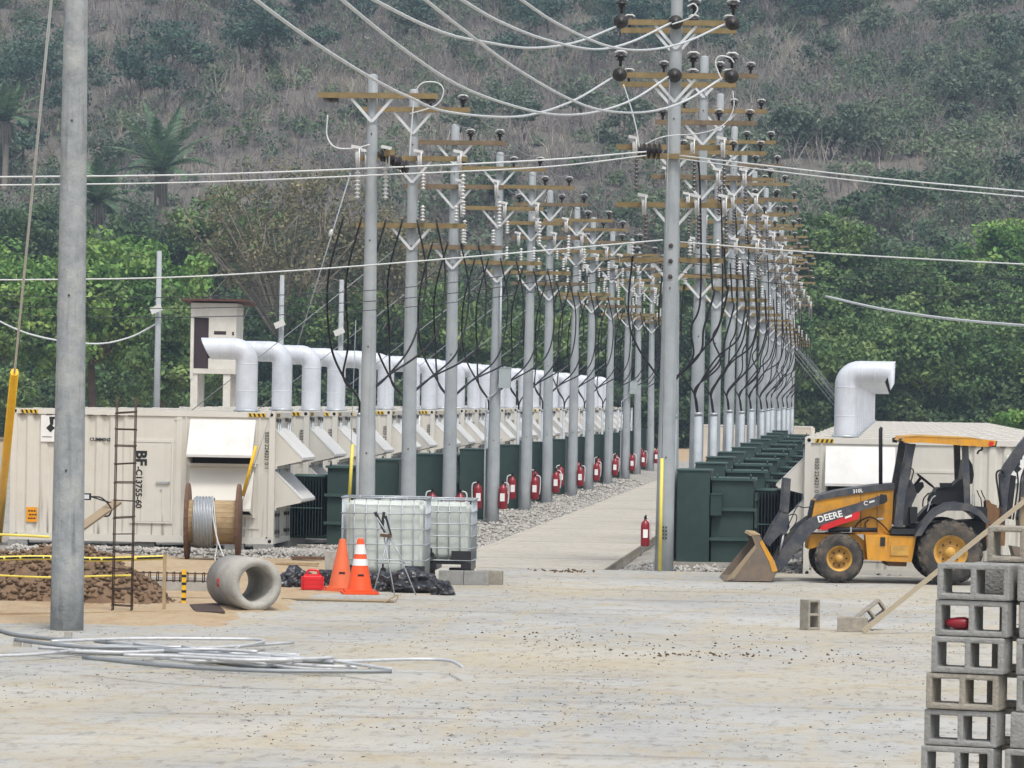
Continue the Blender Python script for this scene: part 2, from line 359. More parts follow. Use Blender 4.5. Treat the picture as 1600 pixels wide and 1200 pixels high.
# soil apron on the left and gravel beds
sheet('soil_apron', -40, -8.0, 55.5, 84, .5, .5,
      lambda x, y: max(-.28, .03 + .05*fbm(x*.5, y*.5, 2.) - .22*max(0, min(1, (x+9.0+.6*fbm(y*.6, x*.6, 3.))/1.3)) - .2*max(0, min(1, (58.6+1.6*fbm(x*.7, y*.4, 9.)-y)/2.2))), 'soil')
def gl_z(x, y):
    z = .10 + .05*fbm(x*.9, y*.9, 2.) + .04*nz(x*3, y*3)
    z -= .16*max(0, min(1, (x+8.9)/.7)) + .25*max(0, min(1, (82.6-y)/.8)); return z
sheet('gravel_bed_left', -40, -8.19, 81.6, 222, .6, .6, gl_z, 'gravel')
def zr(y): return .0*max(0, y-80)
def gr_z(x, y):
    e = max(0, min(1, (x+4.8)/1.0)); s_ = max(0, min(1, (y-80.55)/.9))
    return -.22 + .22*e*s_ + .16*s_ * max(0, min(1, (x+1.5)/2)) + (zr(y))*max(0, min(1, (x+3)/2)) + .06*fbm(x*1.1, y*1.1, 8.) + .03*nz(x*3, y*3)
sheet('gravel_bed_right', -4.84, 40, 80.55, 222, .5, .6, gr_z, 'gravel')

# loose stones on the beds, crumbs of soil on the yard
OCT = [(1,0,0),(-1,0,0),(0,1,0),(0,-1,0),(0,0,1),(0,0,-1)]; OCF = [(0,2,4),(2,1,4),(1,3,4),(3,0,4),(2,0,5),(1,2,5),(3,1,5),(0,3,5)]
def stones(name, pts, rmin, rmax, material, label, parent=None, cat='stones', pw=1., flat=.7, wide=1.):
    n = len(pts); P0 = np.array(pts)
    base = np.array(OCT, float); r = (rmin+(rmax-rmin)*RNG.random((n,1,1))**pw)*RNG.uniform(.6, 1.25, (n,6,1))
    ang = RNG.uniform(0, 6.28, n); ca, sa = np.cos(ang)[:,None], np.sin(ang)[:,None]
    v = base[None]*r*np.array([wide,wide,flat]); tl = RNG.uniform(-.5,.5,(n,1))
    vz = v[:,:,2] + tl*v[:,:,0]
    v = np.stack([v[:,:,0]*ca - v[:,:,1]*sa, v[:,:,0]*sa + v[:,:,1]*ca, vz], 2) + P0[:,None]
    f = (np.array(OCF)[None] + (np.arange(n)*6)[:,None,None]).reshape(-1,3)
    return npmesh(name, v.reshape(-1,3), f, material, label, parent, cat)
def npmesh(name, v, f, material, label=None, parent=None, cat=None, kind='stuff', smooth=False):
    me = bpy.data.meshes.new(name); nv, nf, k = len(v), len(f), f.shape[1]
    me.vertices.add(nv); me.vertices.foreach_set('co', np.ascontiguousarray(v, dtype=np.float32).ravel())
    me.loops.add(nf*k); me.loops.foreach_set('vertex_index', f.astype(np.int32).ravel())
    me.polygons.add(nf); me.polygons.foreach_set('loop_start', np.arange(0, nf*k, k, dtype=np.int32))
    me.update(calc_edges=True); me.materials.append(MATS[material])
    o = put(name, me, parent)
    if kind: o['kind'] = kind
    if label: o['label'] = label
    if cat and parent is None: o['category'] = cat
    return o
pts = []
for _ in range(9000):
    y = 82 + 85*random.random()**1.6; x = -8.25 - random.random()**1.4*3.2
    pts.append((x, y, gl_z(x, y)+.01))
for _ in range(3200):
    x = random.uniform(-17, -8.6); y = random.uniform(82.2, 84.6); pts.append((x, y, gl_z(x, y)+.01))
stones('gravel_left', pts, .03, .075, 'stone_grey', 'loose grey crushed stone along the left containers and path edge')
pts = []
for _ in range(2600):
    x = random.uniform(-4.8, -1.0); y = 80.6 + 6*random.random()**1.3; pts.append((x, y, gr_z(x, y)+.01))
for _ in range(2600):
    x = random.uniform(-1.0, 5); y = random.uniform(80.7, 82.6); pts.append((x, y, gr_z(x, y)+.01))
stones('gravel_right', pts, .03, .08, 'stone_grey', 'loose grey crushed stone around the right transformers')
pts = []
for _ in range(2600):
    x = random.uniform(-.3, 2.1); y = random.uniform(80.55, 82.0)
    h = .42*max(0, 1-((x-.75)/1.15)**2)*max(0, 1-abs(y-81.3)/.8)
    pts.append((x, y, gr_z(x, y) + h*random.uniform(.4, 1)))
stones('gravel_heap', pts, .04, .10, 'stone_dark', 'low heap of dark grey crushed stone behind the loader wheels')
pts = []
for _ in range(15000):
    px, py = random.uniform(-60, 1660), 1230-330*random.random()**.8
    g = gd(px, py); 
    if g.x < -9.4 and g.y > 57: continue
    if fbm(g.x*.45, g.y*.12, 3.)*1.1 + random.random()*.8 < .45: continue
    pts.append((g.x, g.y, .004))
stones('soil_crumbs', pts[::5], .003, .013, 'clod_brown', 'brown crumbs of dried soil scattered over the concrete yard', pw=1.6)
stones('dust_flakes', pts[1::3], .003, .012, 'clod_tan', 'tan flakes of caked mud spread over the concrete yard', pw=1.5, flat=.45, wide=2.2)
pts = []
for _ in range(120):
    t = random.random(); px = 730 + 620*t; py = 985 + 45*t*(1.3-.5*t) + random.gauss(0, 6+7*t); g = gd(px, py); pts.append((g.x, g.y, .006))
for _ in range(60):
    g = gd(random.gauss(1080, 60), random.gauss(1024, 2)); pts.append((g.x, g.y, .008))
stones('soil_trail', pts, .008, .028, 'clod_brown', 'trail of larger soil lumps crossing the middle of the yard')

# ------------------------------------------------------------------ vegetation
def leaf_mat(name, a, b, c, sc=.35, trans=.3):
    a, b, c = (tuple(1.4*q for q in col) for col in (a, b, c))
    m = bpy.data.materials.new(name); m.use_nodes = True; n = m.node_tree.nodes; l = m.node_tree.links
    bs = n['Principled BSDF']; bs.inputs['Roughness'].default_value = .6; bs.inputs['Specular IOR Level'].default_value = .25
    g = n.new('ShaderNodeNewGeometry'); t = n.new('ShaderNodeTexNoise'); t.inputs['Scale'].default_value = sc; t.inputs['Detail'].default_value = 4
    l.new(g.outputs['Position'], t.inputs['Vector'])
    r = n.new('ShaderNodeValToRGB'); e = r.color_ramp.elements; e[0].position = .36; e[0].color = (*a, 1); e[1].position = .66; e[1].color = (*c, 1)
    x = e.new(.5); x.color = (*b, 1); l.new(t.outputs[0], r.inputs[0])
    mx = n.new('ShaderNodeMix'); mx.data_type = 'RGBA'; mx.blend_type = 'MULTIPLY'; mx.inputs['Factor'].default_value = 1.
    rr = n.new('ShaderNodeMapRange'); rr.inputs['To Min'].default_value = .6; rr.inputs['To Max'].default_value = 1.45; l.new(g.outputs['Random Per Island'], rr.inputs['Value'])
    cc = n.new('ShaderNodeCombineColor'); [l.new(rr.outputs[0], cc.inputs[i]) for i in range(3)]
    A = [i for i in mx.inputs if i.type == 'RGBA']; l.new(r.outputs[0], A[0]); l.new(cc.outputs[0], A[1])
    out_c = [o for o in mx.outputs if o.type == 'RGBA'][0]; l.new(out_c, bs.inputs['Base Color'])
    tr = n.new('ShaderNodeBsdfTranslucent'); l.new(out_c, tr.inputs['Color'])
    ms = n.new('ShaderNodeMixShader'); ms.inputs[0].default_value = trans; l.new(bs.outputs[0], ms.inputs[1]); l.new(tr.outputs[0], ms.inputs[2])
    l.new(ms.outputs[0], n['Material Output'].inputs['Surface']); MATS[name] = m
leaf_mat('leaf_bright', (.046, .105, .024), (.094, .184, .042), (.185, .270, .070))
leaf_mat('leaf_mid', (.046, .090, .030), (.084, .142, .046), (.150, .208, .070))
leaf_mat('leaf_dark', (.026, .052, .022), (.050, .086, .036), (.086, .126, .050))
leaf_mat('leaf_olive', (.070, .072, .036), (.115, .110, .056), (.175, .155, .088), .5)
leaf_mat('leaf_greygreen', (.050, .076, .052), (.082, .112, .074), (.130, .155, .102), .12)
leaf_mat('leaf_soft', (.044, .074, .042), (.072, .108, .060), (.115, .150, .085), .12)
leaf_mat('leaf_blue', (.022, .048, .036), (.042, .078, .056), (.078, .122, .082), .2)
leaf_mat('leaf_palm', (.058, .105, .062), (.092, .150, .086), (.150, .215, .125), .3)
leaf_mat('brush_dry', (.096, .084, .079), (.138, .121, .112), (.198, .175, .154), .05, .1)
leaf_mat('brush_straw', (.150, .132, .092), (.205, .180, .126), (.270, .240, .176), .15, .1)
mat('bark', srgb((96, 84, 72)), .9, .25, 2., .3)
mat('bark_pale', srgb((142, 134, 122)), .9, .2, 2., .3)

def leaves(c, nrm, size, rng, spread=.9, aspect=.55):
    """rhombus leaves at c (N,3), facing about nrm"""
    n = len(c); nn = nrm + rng.normal(0, spread, (n,3)); nn /= np.linalg.norm(nn, axis=1, keepdims=True)+1e-9
    t = rng.normal(0, 1, (n,3)); t -= nn*(t*nn).sum(1, keepdims=True); t /= np.linalg.norm(t, axis=1, keepdims=True)+1e-9
    b = np.cross(nn, t); s = (size*rng.uniform(.6, 1.4, n))[:,None]
    v = np.stack([c+t*s, c+b*s*aspect, c-t*s, c-b*s*aspect], 1).reshape(-1,3)
    return v
def quads(v): return np.arange(len(v)).reshape(-1,4)
def crown_pts(center, rad, nclump, nleaf, clump_r, rng, shell=.55, flat=0.):
    cs = []
    while len(cs) < nclump:
        p = rng.uniform(-1, 1, 3); q = np.linalg.norm(p)
        if q > 1 or q < shell*rng.random(): continue
        if p[2] < -.75+flat: continue
        cs.append(p*rad*(1+.12*rng.normal()))
    cs = np.array(cs); cr = clump_r*rng.uniform(.6, 1.35, nclump)
    u = rng.normal(0, 1, (nclump, nleaf, 3)); u /= np.linalg.norm(u, axis=2, keepdims=True)
    rr = rng.uniform(.35, 1.0, (nclump, nleaf, 1))**.6
    pts = cs[:,None] + u*rr*cr[:,None,None]*np.array([1.15, 1.15, .75])
    nrm = u + np.array([0, -.15, .55])
    return pts.reshape(-1,3)+np.array(center), nrm.reshape(-1,3), cs+np.array(center)
def tree(name, label, base, h, rad, material, nclump=70, nleaf=60, clump_r=.9, leaf=.22, trunk=.22, group=None, bark='bark', fork=.35, seed=1, twigs=0, crown_h=None, shell=.55, flat=0.):
    rng = np.random.default_rng(seed); base = Vector(base)
    t = thing(name, label, 'tree', base, 0., group)
    cz = crown_h if crown_h else h-rad[2]*.9
    p, nr, cs = crown_pts((0,0,cz), np.array(rad), nclump, nleaf, clump_r, rng, shell, flat)
    npmesh('crown', leaves(p, nr, leaf, rng), quads(leaves(p, nr, leaf, rng)), material, None, t, None, None)
    b = MB(); f = Vector((rng.normal(0,.2), rng.normal(0,.2), h*fork))
    b.tube(arc([(0,0,-.6), (f.x*.4, f.y*.3, h*fork*.5), f], 4), [trunk*(1.15-.35*i/8) for i in range(9)], 8)
    idx = rng.permutation(len(cs))[:max(9, twigs)]
    for i in idx:
        e = Vector(cs[i]); mid = f.lerp(e, .5) + Vector((0,0,.12*rad[2]))
        q = arc([f, mid, e], 4); b.tube(q, [trunk*(.55-.48*j/8) for j in range(9)], 5)
        if twigs:
            for _ in range(3):
                s_ = mid.lerp(e, rng.random()); g = s_ + Vector(rng.normal(0, 1, 3))*rad[0]*.22 + Vector((0,0,.15*rad[2])); b.tube([s_, s_.lerp(g,.5)+Vector(rng.normal(0,.1,3)), g], [trunk*.16, trunk*.11, trunk*.05], 4)
    b.build('trunk', bark, t); return t

# --- dry brush, shrubs and thin trees that cover the slope
def scatter(name, n, material, label, rng, rmin, rmax, hscale, nleaf, leaf, yr=(336, 575), dens=None, up=.6, spread=.9, aspect=.55):
    c = []; R_ = []
    while len(c) < n:
        y = yr[0] + (yr[1]-yr[0])*rng.random(); x = -.083*y + y*.165*(2*rng.random()-1)
        if dens and rng.random() > dens(x, y): continue
        c.append((x, y, hill_z(x, y))); R_.append(rng.uniform(rmin, rmax))
    c = np.array(c); R_ = np.array(R_)
    u = rng.normal(0, 1, (n, nleaf, 3)); u /= np.linalg.norm(u, axis=2, keepdims=True); u[:,:,2] = np.abs(u[:,:,2])*1.0 - .1
    lump = 1 + .35*np.sin(u[:,:,0:1]*5 + R_[:,None,None]*20)*np.cos(u[:,:,1:2]*4)
    p = c[:,None] + u*rng.uniform(.45, 1., (n, nleaf, 1))*R_[:,None,None]*lump*np.array([1, 1, hscale])
    p[:,:,2] += (R_*hscale*.25)[:,None]
    nr = u + np.array([0, -.2, up])
    v = leaves(p.reshape(-1,3), nr.reshape(-1,3), leaf, rng, spread, aspect)
    npmesh(name, v, quads(v), material, label, None, 'shrubs')
def twigs(name, n, material, label, rng, hmin, hmax, yr, dens=None, wdt=.045, per=5):
    vs = []
    k = 0
    while k < n:
        y = yr[0] + (yr[1]-yr[0])*rng.random(); x = -.083*y + y*.165*(2*rng.random()-1)
        if dens and rng.random() > dens(x, y): continue
        z = hill_z(x, y); h0 = rng.uniform(hmin, hmax); k += 1
        for _ in range(per):
            d0 = np.array([rng.normal(0,.33), rng.normal(0,.2), 1.]); a = np.array([x+rng.normal(0,.25), y+rng.normal(0,.2), z-.1]); m_ = a + d0*h0*.55; e = a + (d0+np.array([rng.normal(0,.3), 0, 0]))*h0*rng.uniform(.7,1.1)
            s_ = np.array([wdt*(.6+.8*rng.random()), 0, 0])
            vs += [a-s_, a+s_, m_+s_*.6, m_-s_*.6, m_-s_*.6, m_+s_*.6, e+s_*.2, e-s_*.2]
    v = np.array(vs); npmesh(name, v, quads(v), material, label, None, 'brush')
r1 = np.random.default_rng(11)
def pix(x, y):                                       # where a point of the slope appears in the photograph, for the plant zones
    z = hill_z(x, y)-CAM_H; q = Vector((x, y, z)); dd = q.dot(FW); return 800+F_PX*q.dot(RT)/dd, 600-F_PX*q.dot(UP)/dd
def green_low(x, y):
    t = (y-336)/70; return max(0.06, min(1, 1.1-t + .9*nz(x*.03, y*.03, 2.)))
def dry_zone(x, y):
    return max(.10, min(1, .75 + 1.0*nz(x*.018, y*.018, 7.) + (y-380)*.003 - max(0, (y-470))*.009))
def grey_zone(x, y):
    return max(.03, min(1, .35 + 1.7*nz(x*.017, y*.017, 12.) + (y-440)*.003 + (x+30)*.006))
scatter('dry_brush', 2900, 'brush_dry', 'dry leafless brown brush covering the slope', r1, .7, 1.7, 1.0, 90, .17, (345, 580), dry_zone, .5, 1.2, .22)
twigs('dry_stems', 7000, 'brush_dry', 'thin bare grey stems standing on the slope', r1, 1.2, 4.2, (345, 580), dry_zone)
twigs('straw_stems', 2600, 'brush_straw', 'pale straw coloured stems among the brush on the slope', r1, .8, 2.4, (345, 560), dry_zone, .05)
scatter('grey_green_shrubs', 1500, 'leaf_greygreen', 'grey green shrubs spread over the upper slope', r1, .8, 2.2, 1.0, 110, .20, (352, 590), grey_zone)
scatter('slope_shrubs', 2100, 'leaf_soft', 'greener shrubs low on the slope and along its right side', r1, 1.0, 2.6, 1.05, 130, .22, (338, 520), lambda x, y: max(0, min(1, green_low(x, y)*.8 + (.8 if x > -20 else .15)*max(0, nz(x*.04, y*.04, 5.)+.3))))
scatter('dark_shrubs', 420, 'leaf_dark', 'dark green bushy growth on the upper slope', r1, 1.0, 2.2, 1.2, 120, .22, (400, 600), lambda x, y: max(0, min(1, .35+1.2*nz(x*.025, y*.025, 21.) + (y-455)*.007)))

# crowns of thin trees standing on the slope, in drifts
def slope_wood(name, n, material, label, rng, dens, yr, r0, r1_, nl=46, leaf=.22):
    V = []; k = 0; b = MB()
    while k < n:
        y = yr[0] + (yr[1]-yr[0])*rng.random(); x = -.083*y + y*.16*(2*rng.random()-1)
        if rng.random() > dens(x, y): continue
        k += 1; z = hill_z(x, y); r = rng.uniform(r0, r1_); h = r*rng.uniform(.9, 1.5)
        p, nr, cs = crown_pts((x, y, z+h+.5*r), np.array([r, r, r*.8]), 18, nl, r*.40, rng, .6); V.append(leaves(p, nr, leaf, rng))
        b.tube([(x, y, z-.4), (x+rng.normal(0, .3), y, z+h*.6), (x+rng.normal(0, .5), y, z+h+.3*r)], [.15, .11, .05], 4)
    v = np.concatenate(V); o = npmesh(name, v, quads(v), material, label, None, 'trees'); me = b.mesh('stems', 'bark', False); put('stems', me, o)['kind'] = 'stuff'
slope_wood('slope_wood_dark', 270, 'leaf_blue', 'blue green trees in drifts over the upper slope', r1, lambda x, y: max(.0, min(1, -.15+1.9*nz(x*.018, y*.02, 31.) + (y-440)*.0085)), (400, 590), 1.8, 3.6)
slope_wood('slope_wood_pale', 90, 'leaf_greygreen', 'pale grey green small trees scattered on the right of the slope', r1, lambda x, y: max(.02, min(1, -.1+1.8*nz(x*.02, y*.02, 41.) + (x+30)*.010)), (370, 560), 1.2, 2.6)
slope_wood('slope_wood_low', 70, 'leaf_soft', 'greener trees on the lowest part of the slope', r1, lambda x, y: max(.0, min(1, .9-(y-345)*.02 + .9*nz(x*.03, y*.03, 51.) + max(0, x+15)*.012)), (345, 450), 1.6, 3.2)
# --- belt of wood at the foot of the slope: reads as one mass
def wood(name, material, label, spec, rng, leaf):
    V = []
    for (px, ytop, Y, rx, rz_) in spec:
        top = at(px, ytop, Y); h = top.z; c = (top.x, Y, max(h-rz_, rz_*.4))
        ncl = int(12*rx*rz_/2.2); p, nr, cs = crown_pts(c, np.array([rx, rx*.8, rz_]), max(14, ncl), 64, .95, rng)
        V.append(leaves(p, nr, leaf, rng))
    v = np.concatenate(V); npmesh(name, v, quads(v), material, label, None, 'woodland')
r2 = np.random.default_rng(5)
sp = []
for px in range(-160, 1800, 62):                       # back row, dark
    sp.append((px + r2.normal(0, 18), 455 + r2.normal(0, 22) - (45 if px > 1250 else 0) + (20 if 300 < px < 600 else 0), 328+r2.normal(0, 4), 3.6, 4.2))
for px in range(-160, 1800, 55):
    sp.append((px + r2.normal(0, 18), 530 + r2.normal(0, 18), 318+r2.normal(0, 3), 3.0, 3.6))
for px in range(-160, 1800, 60):
    sp.append((px + r2.normal(0, 18), 600 + r2.normal(0, 12), 308+r2.normal(0, 3), 2.6, 2.4))
wood('wood_dark', 'leaf_dark', 'dark green wood along the foot of the slope behind the power plant', sp, r2, .20)
sp = []
for px in range(480, 1290, 74): sp.append((px + r2.normal(0, 20), 480 + r2.normal(0, 28), 312+r2.normal(0, 4), 2.4, 2.2))
for px in range(1270, 1760, 70):
    sp.append((px + r2.normal(0, 20), 455 + r2.normal(0, 26), 316, 3.0, 2.6)); sp.append((px + r2.normal(0, 20), 530 + r2.normal(0, 26), 306, 2.6, 2.2))
for px in range(1330, 1760, 66): sp.append((px + r2.normal(0, 20), 405 + r2.normal(0, 18), 336, 3.0, 2.4))
for px in range(1290, 1760, 60): sp.append((px + r2.normal(0, 20), 440 + r2.normal(0, 20), 322, 2.6, 2.0))
for px in range(1290, 1760, 74): sp.append((px + r2.normal(0, 20), 500 + r2.normal(0, 20), 309, 2.4, 2.0))
for px in range(-120, 320, 60): sp.append((px + r2.normal(0, 15), 470 + r2.normal(0, 20), 279, 2.0, 1.8))
for px in range(-100, 330, 70): sp.append((px + r2.normal(0, 15), 560 + r2.normal(0, 20), 300, 2.0, 1.8))
wood('wood_mid', 'leaf_mid', 'mid green bushes and low trees in front of the dark wood', sp, r2, .19)

# --- trees one can tell apart
def tree_at(px, ytop, Y, **k):
    p = at(px, ytop, Y); gz = max(hill_z(p.x, Y), -.25); return dict(base=(p.x, Y, gz), h=p.z-gz, **k)
tree('broadleaf_tree', 'broad bright green tree left of the thin lamp pole, largest crown on the left', **tree_at(150, 388, 282, rad=(8.6, 6.0, 4.6), material='leaf_bright', nclump=230, nleaf=90, clump_r=1.15, leaf=.22, trunk=.3, seed=3, fork=.4))
tree('broadleaf_tree', 'bright green tree at the left picture edge behind the yellow guy guard', **tree_at(-20, 405, 286, rad=(6.0, 5.0, 4.6), material='leaf_bright', nclump=150, nleaf=80, clump_r=1.1, leaf=.22, trunk=.3, seed=4))
tree('broadleaf_tree', 'rounded yellowish green tree just left of the white watchtower', **tree_at(270, 480, 262, rad=(2.3, 2.2, 3.6), material='leaf_mid', nclump=70, nleaf=80, clump_r=.8, leaf=.18, trunk=.16, seed=5))
tree('dry_tree', 'wide thinly leaved olive brown tree above the exhaust pipes with bare limbs', **tree_at(450, 262, 312, rad=(7.4, 5.0, 5.4), material='leaf_olive', nclump=260, nleaf=34, clump_r=1.15, leaf=.16, trunk=.3, seed=6, bark='bark_pale', twigs=40, shell=.3))
tree('dry_tree', 'second olive brown tree half hidden by the nearest left power poles', **tree_at(600, 335, 316, rad=(5.0, 4.0, 4.4), material='leaf_olive', nclump=150, nleaf=36, clump_r=1.1, leaf=.16, trunk=.26, seed=16, bark='bark_pale', twigs=26, shell=.3))
tree('broadleaf_tree', 'green tree directly right of the far end of the right pole row', **tree_at(1290, 342, 326, rad=(3.6, 3.2, 4.0), material='leaf_mid', nclump=110, nleaf=90, clump_r=1.0, leaf=.2, trunk=.22, seed=7))
tree('broadleaf_tree', 'light green tree at the right picture edge high on the bushy bank', **tree_at(1575, 352, 340, rad=(3.6, 3.2, 3.0), material='leaf_bright', nclump=90, nleaf=80, clump_r=1.0, leaf=.24, trunk=.2, seed=8))
tree('broadleaf_tree', 'small bright green bush at the right edge beside the last container roofs', **tree_at(1590, 638, 230, rad=(1.5, 1.4, 1.5), material='leaf_bright', nclump=36, nleaf=80, clump_r=.55, leaf=.14, trunk=.1, seed=9))
tree('slope_tree', 'dark round tree near the upper right corner above the tall poles', **tree_at(1290, -30, 520, rad=(6, 5, 6), material='leaf_dark', nclump=110, nleaf=70, clump_r=1.5, leaf=.3, trunk=.3, seed=10))
tree('slope_tree', 'dark tree with a leaning black trunk in the upper right corner', **tree_at(1510, -90, 540, rad=(6.5, 5, 5.5), material='leaf_dark', nclump=110, nleaf=70, clump_r=1.5, leaf=.3, trunk=.35, seed=12, fork=.5))
tree('slope_tree', 'dark tree on the upper slope between the left pole and the top wires', **tree_at(330, -40, 530, rad=(6, 5, 6), material='leaf_dark', nclump=110, nleaf=70, clump_r=1.5, leaf=.3, trunk=.3, seed=13))
tree('slope_tree', 'grey green tree at the middle of the top picture edge', **tree_at(720, -50, 540, rad=(7, 5, 6), material='leaf_greygreen', nclump=110, nleaf=70, clump_r=1.5, leaf=.3, trunk=.3, seed=14))

tree('broadleaf_tree', 'blue green tree between the tall palm and the olive brown tree', **tree_at(352, 318, 345, rad=(4.4, 3.6, 4.4), material='leaf_mid', nclump=120, nleaf=80, clump_r=1.1, leaf=.22, trunk=.25, seed=21))
tree('broadleaf_tree', 'dark green tree below the smaller palm, behind the bright crown', **tree_at(190, 350, 345, rad=(5.0, 3.6, 3.6), material='leaf_dark', nclump=120, nleaf=80, clump_r=1.1, leaf=.22, trunk=.25, seed=22))
tree('broadleaf_tree', 'dark green tree at the left edge above the bright crowns', **tree_at(45, 325, 352, rad=(5.0, 3.6, 4.0), material='leaf_dark', nclump=120, nleaf=80, clump_r=1.1, leaf=.22, trunk=.25, seed=23))
def palm(label, base, th, fr, seed, n=21):
    rng = random.Random(seed); t = thing('palm_tree', label, 'palm tree', base, 0., 'palms on the lower slope')
    b = MB(); b.tube(arc([(0,0,-.5), (.12,0,th*.5), (0,0,th)], 5), [.34-.006*i for i in range(11)], 10); b.build('trunk', 'bark_pale', t)
    for k in range(n):
        az = k*2.399 + rng.uniform(-.2,.2); f = k/n; el = math.radians(86 - 70*f**1.2 + rng.uniform(-6, 6)); L = fr*(.85+.3*rng.random())
        m = MB(); pts = []; dirv = Vector((math.cos(az)*math.cos(el), math.sin(az)*math.cos(el), math.sin(el))); p = Vector((0,0,th)); e2 = el
        for i in range(11):
            pts.append(p.copy()); e2 -= math.radians(3.0 + 4.5*f); p = p + Vector((math.cos(az)*math.cos(e2), math.sin(az)*math.cos(e2), math.sin(e2)))*L/10
        m.tube(pts, [.09-.007*i for i in range(11)], 4)
        side = Vector((-math.sin(az), math.cos(az), 0))
        for i in range(3, 60):
            q = i/60*10; a = int(q); c = pts[a].lerp(pts[min(a+1,10)], q-a); tdir = (pts[min(a+1,10)]-pts[a]).normalized()
            ll = L*.155*math.sin(math.pi*min(1, .12+i/60*.9))+.12
            for s_ in (-1, 1):
                tip = c + (side*s_*.85 + tdir*.55 + Vector((0,0,-.15+rng.uniform(-.15,.1)))).normalized()*ll; wv = tdir*.07
                m.add([c-wv, c+wv, tip+wv*.5, tip-wv*.5], [(0,1,2,3)])
        me = m.mesh('frond', 'leaf_palm', False); put('frond', me, t)
    m = MB()
    for k in range(14):
        az = k*.45; m.tube([(0,0,th), (math.cos(az)*.5, math.sin(az)*.5, th-.5), (math.cos(az)*.6, math.sin(az)*.6, th-2.0-1.5*rng.random())], [.13,.12,.05], 4)
    m.build('dead_fronds', 'bark_pale', t)
def palm_at(label, px, ybase, yhub, Y, fr, seed):
    p = at(px, yhub, Y); z0 = hill_z(p.x, Y); palm(label, (p.x, Y, z0), max(2., p.z-z0), fr, seed)
palm_at('tall palm with upright fronds standing alone above the green trees', 252, 330, 268, 384, 6.4, 1)
palm_at('smaller palm just right of the near concrete pole, lower on the slope', 152, 380, 318, 372, 4.8, 2)
palm_at('palm at the left picture edge near the guy wire', 8, 215, 190, 412, 5.0, 3)
# ================================================================== GENERATOR CONTAINERS
CL, CW, CH = 5.42, 2.44, 2.68
def hood_mb(w, top, drop, prot, depth_axis):
    """sloped weather hood: top edge on the wall at z=top, lip lower and further out, open underneath. Local: u along the wall, v out of the wall"""
    t = .02
    sheet_ = [(0, top), (prot, top-drop), (prot, top-drop-.05), (prot-.02, top-drop-.05), (prot-.02, top-drop-.02), (0, top-.03)]
    return sheet_
def add_hood(parent, fn, u0, u1, top, drop, prot, cheek, name='intake_hood', material='hood_white', cheek_mat='cream_trim'):
    # fn(u, v, z) -> local xyz; v is out of the wall
    b = MB(); prof = hood_mb(u1-u0, top, drop, prot, None)
    b.prism(prof, lambda a, c, w_: fn(w_, a, c), u0, u1)
    h = b.build(name, material, parent)
    for uu in (u0+.005, u1-.025):
        c = MB(); c.prism([(0.002, top-.035), (prot-.025, top-drop-.022), (prot-.025, top-drop-.07), (0.002, top-cheek)], lambda a, q, w_: fn(w_, a, q), uu, uu+.02)
        c.build('cheek', cheek_mat, h)
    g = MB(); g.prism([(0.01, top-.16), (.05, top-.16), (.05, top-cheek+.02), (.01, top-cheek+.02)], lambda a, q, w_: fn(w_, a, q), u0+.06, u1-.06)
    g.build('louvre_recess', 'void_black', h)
    r = MB(); r.prism([(0.004, top-cheek+.02), (.07, top-cheek+.02), (.07, top-cheek-.04), (.004, top-cheek-.04)], lambda a, q, w_: fn(w_, a, q), u0-.03, u1+.03)
    r.build('sill', cheek_mat, h)
    return h
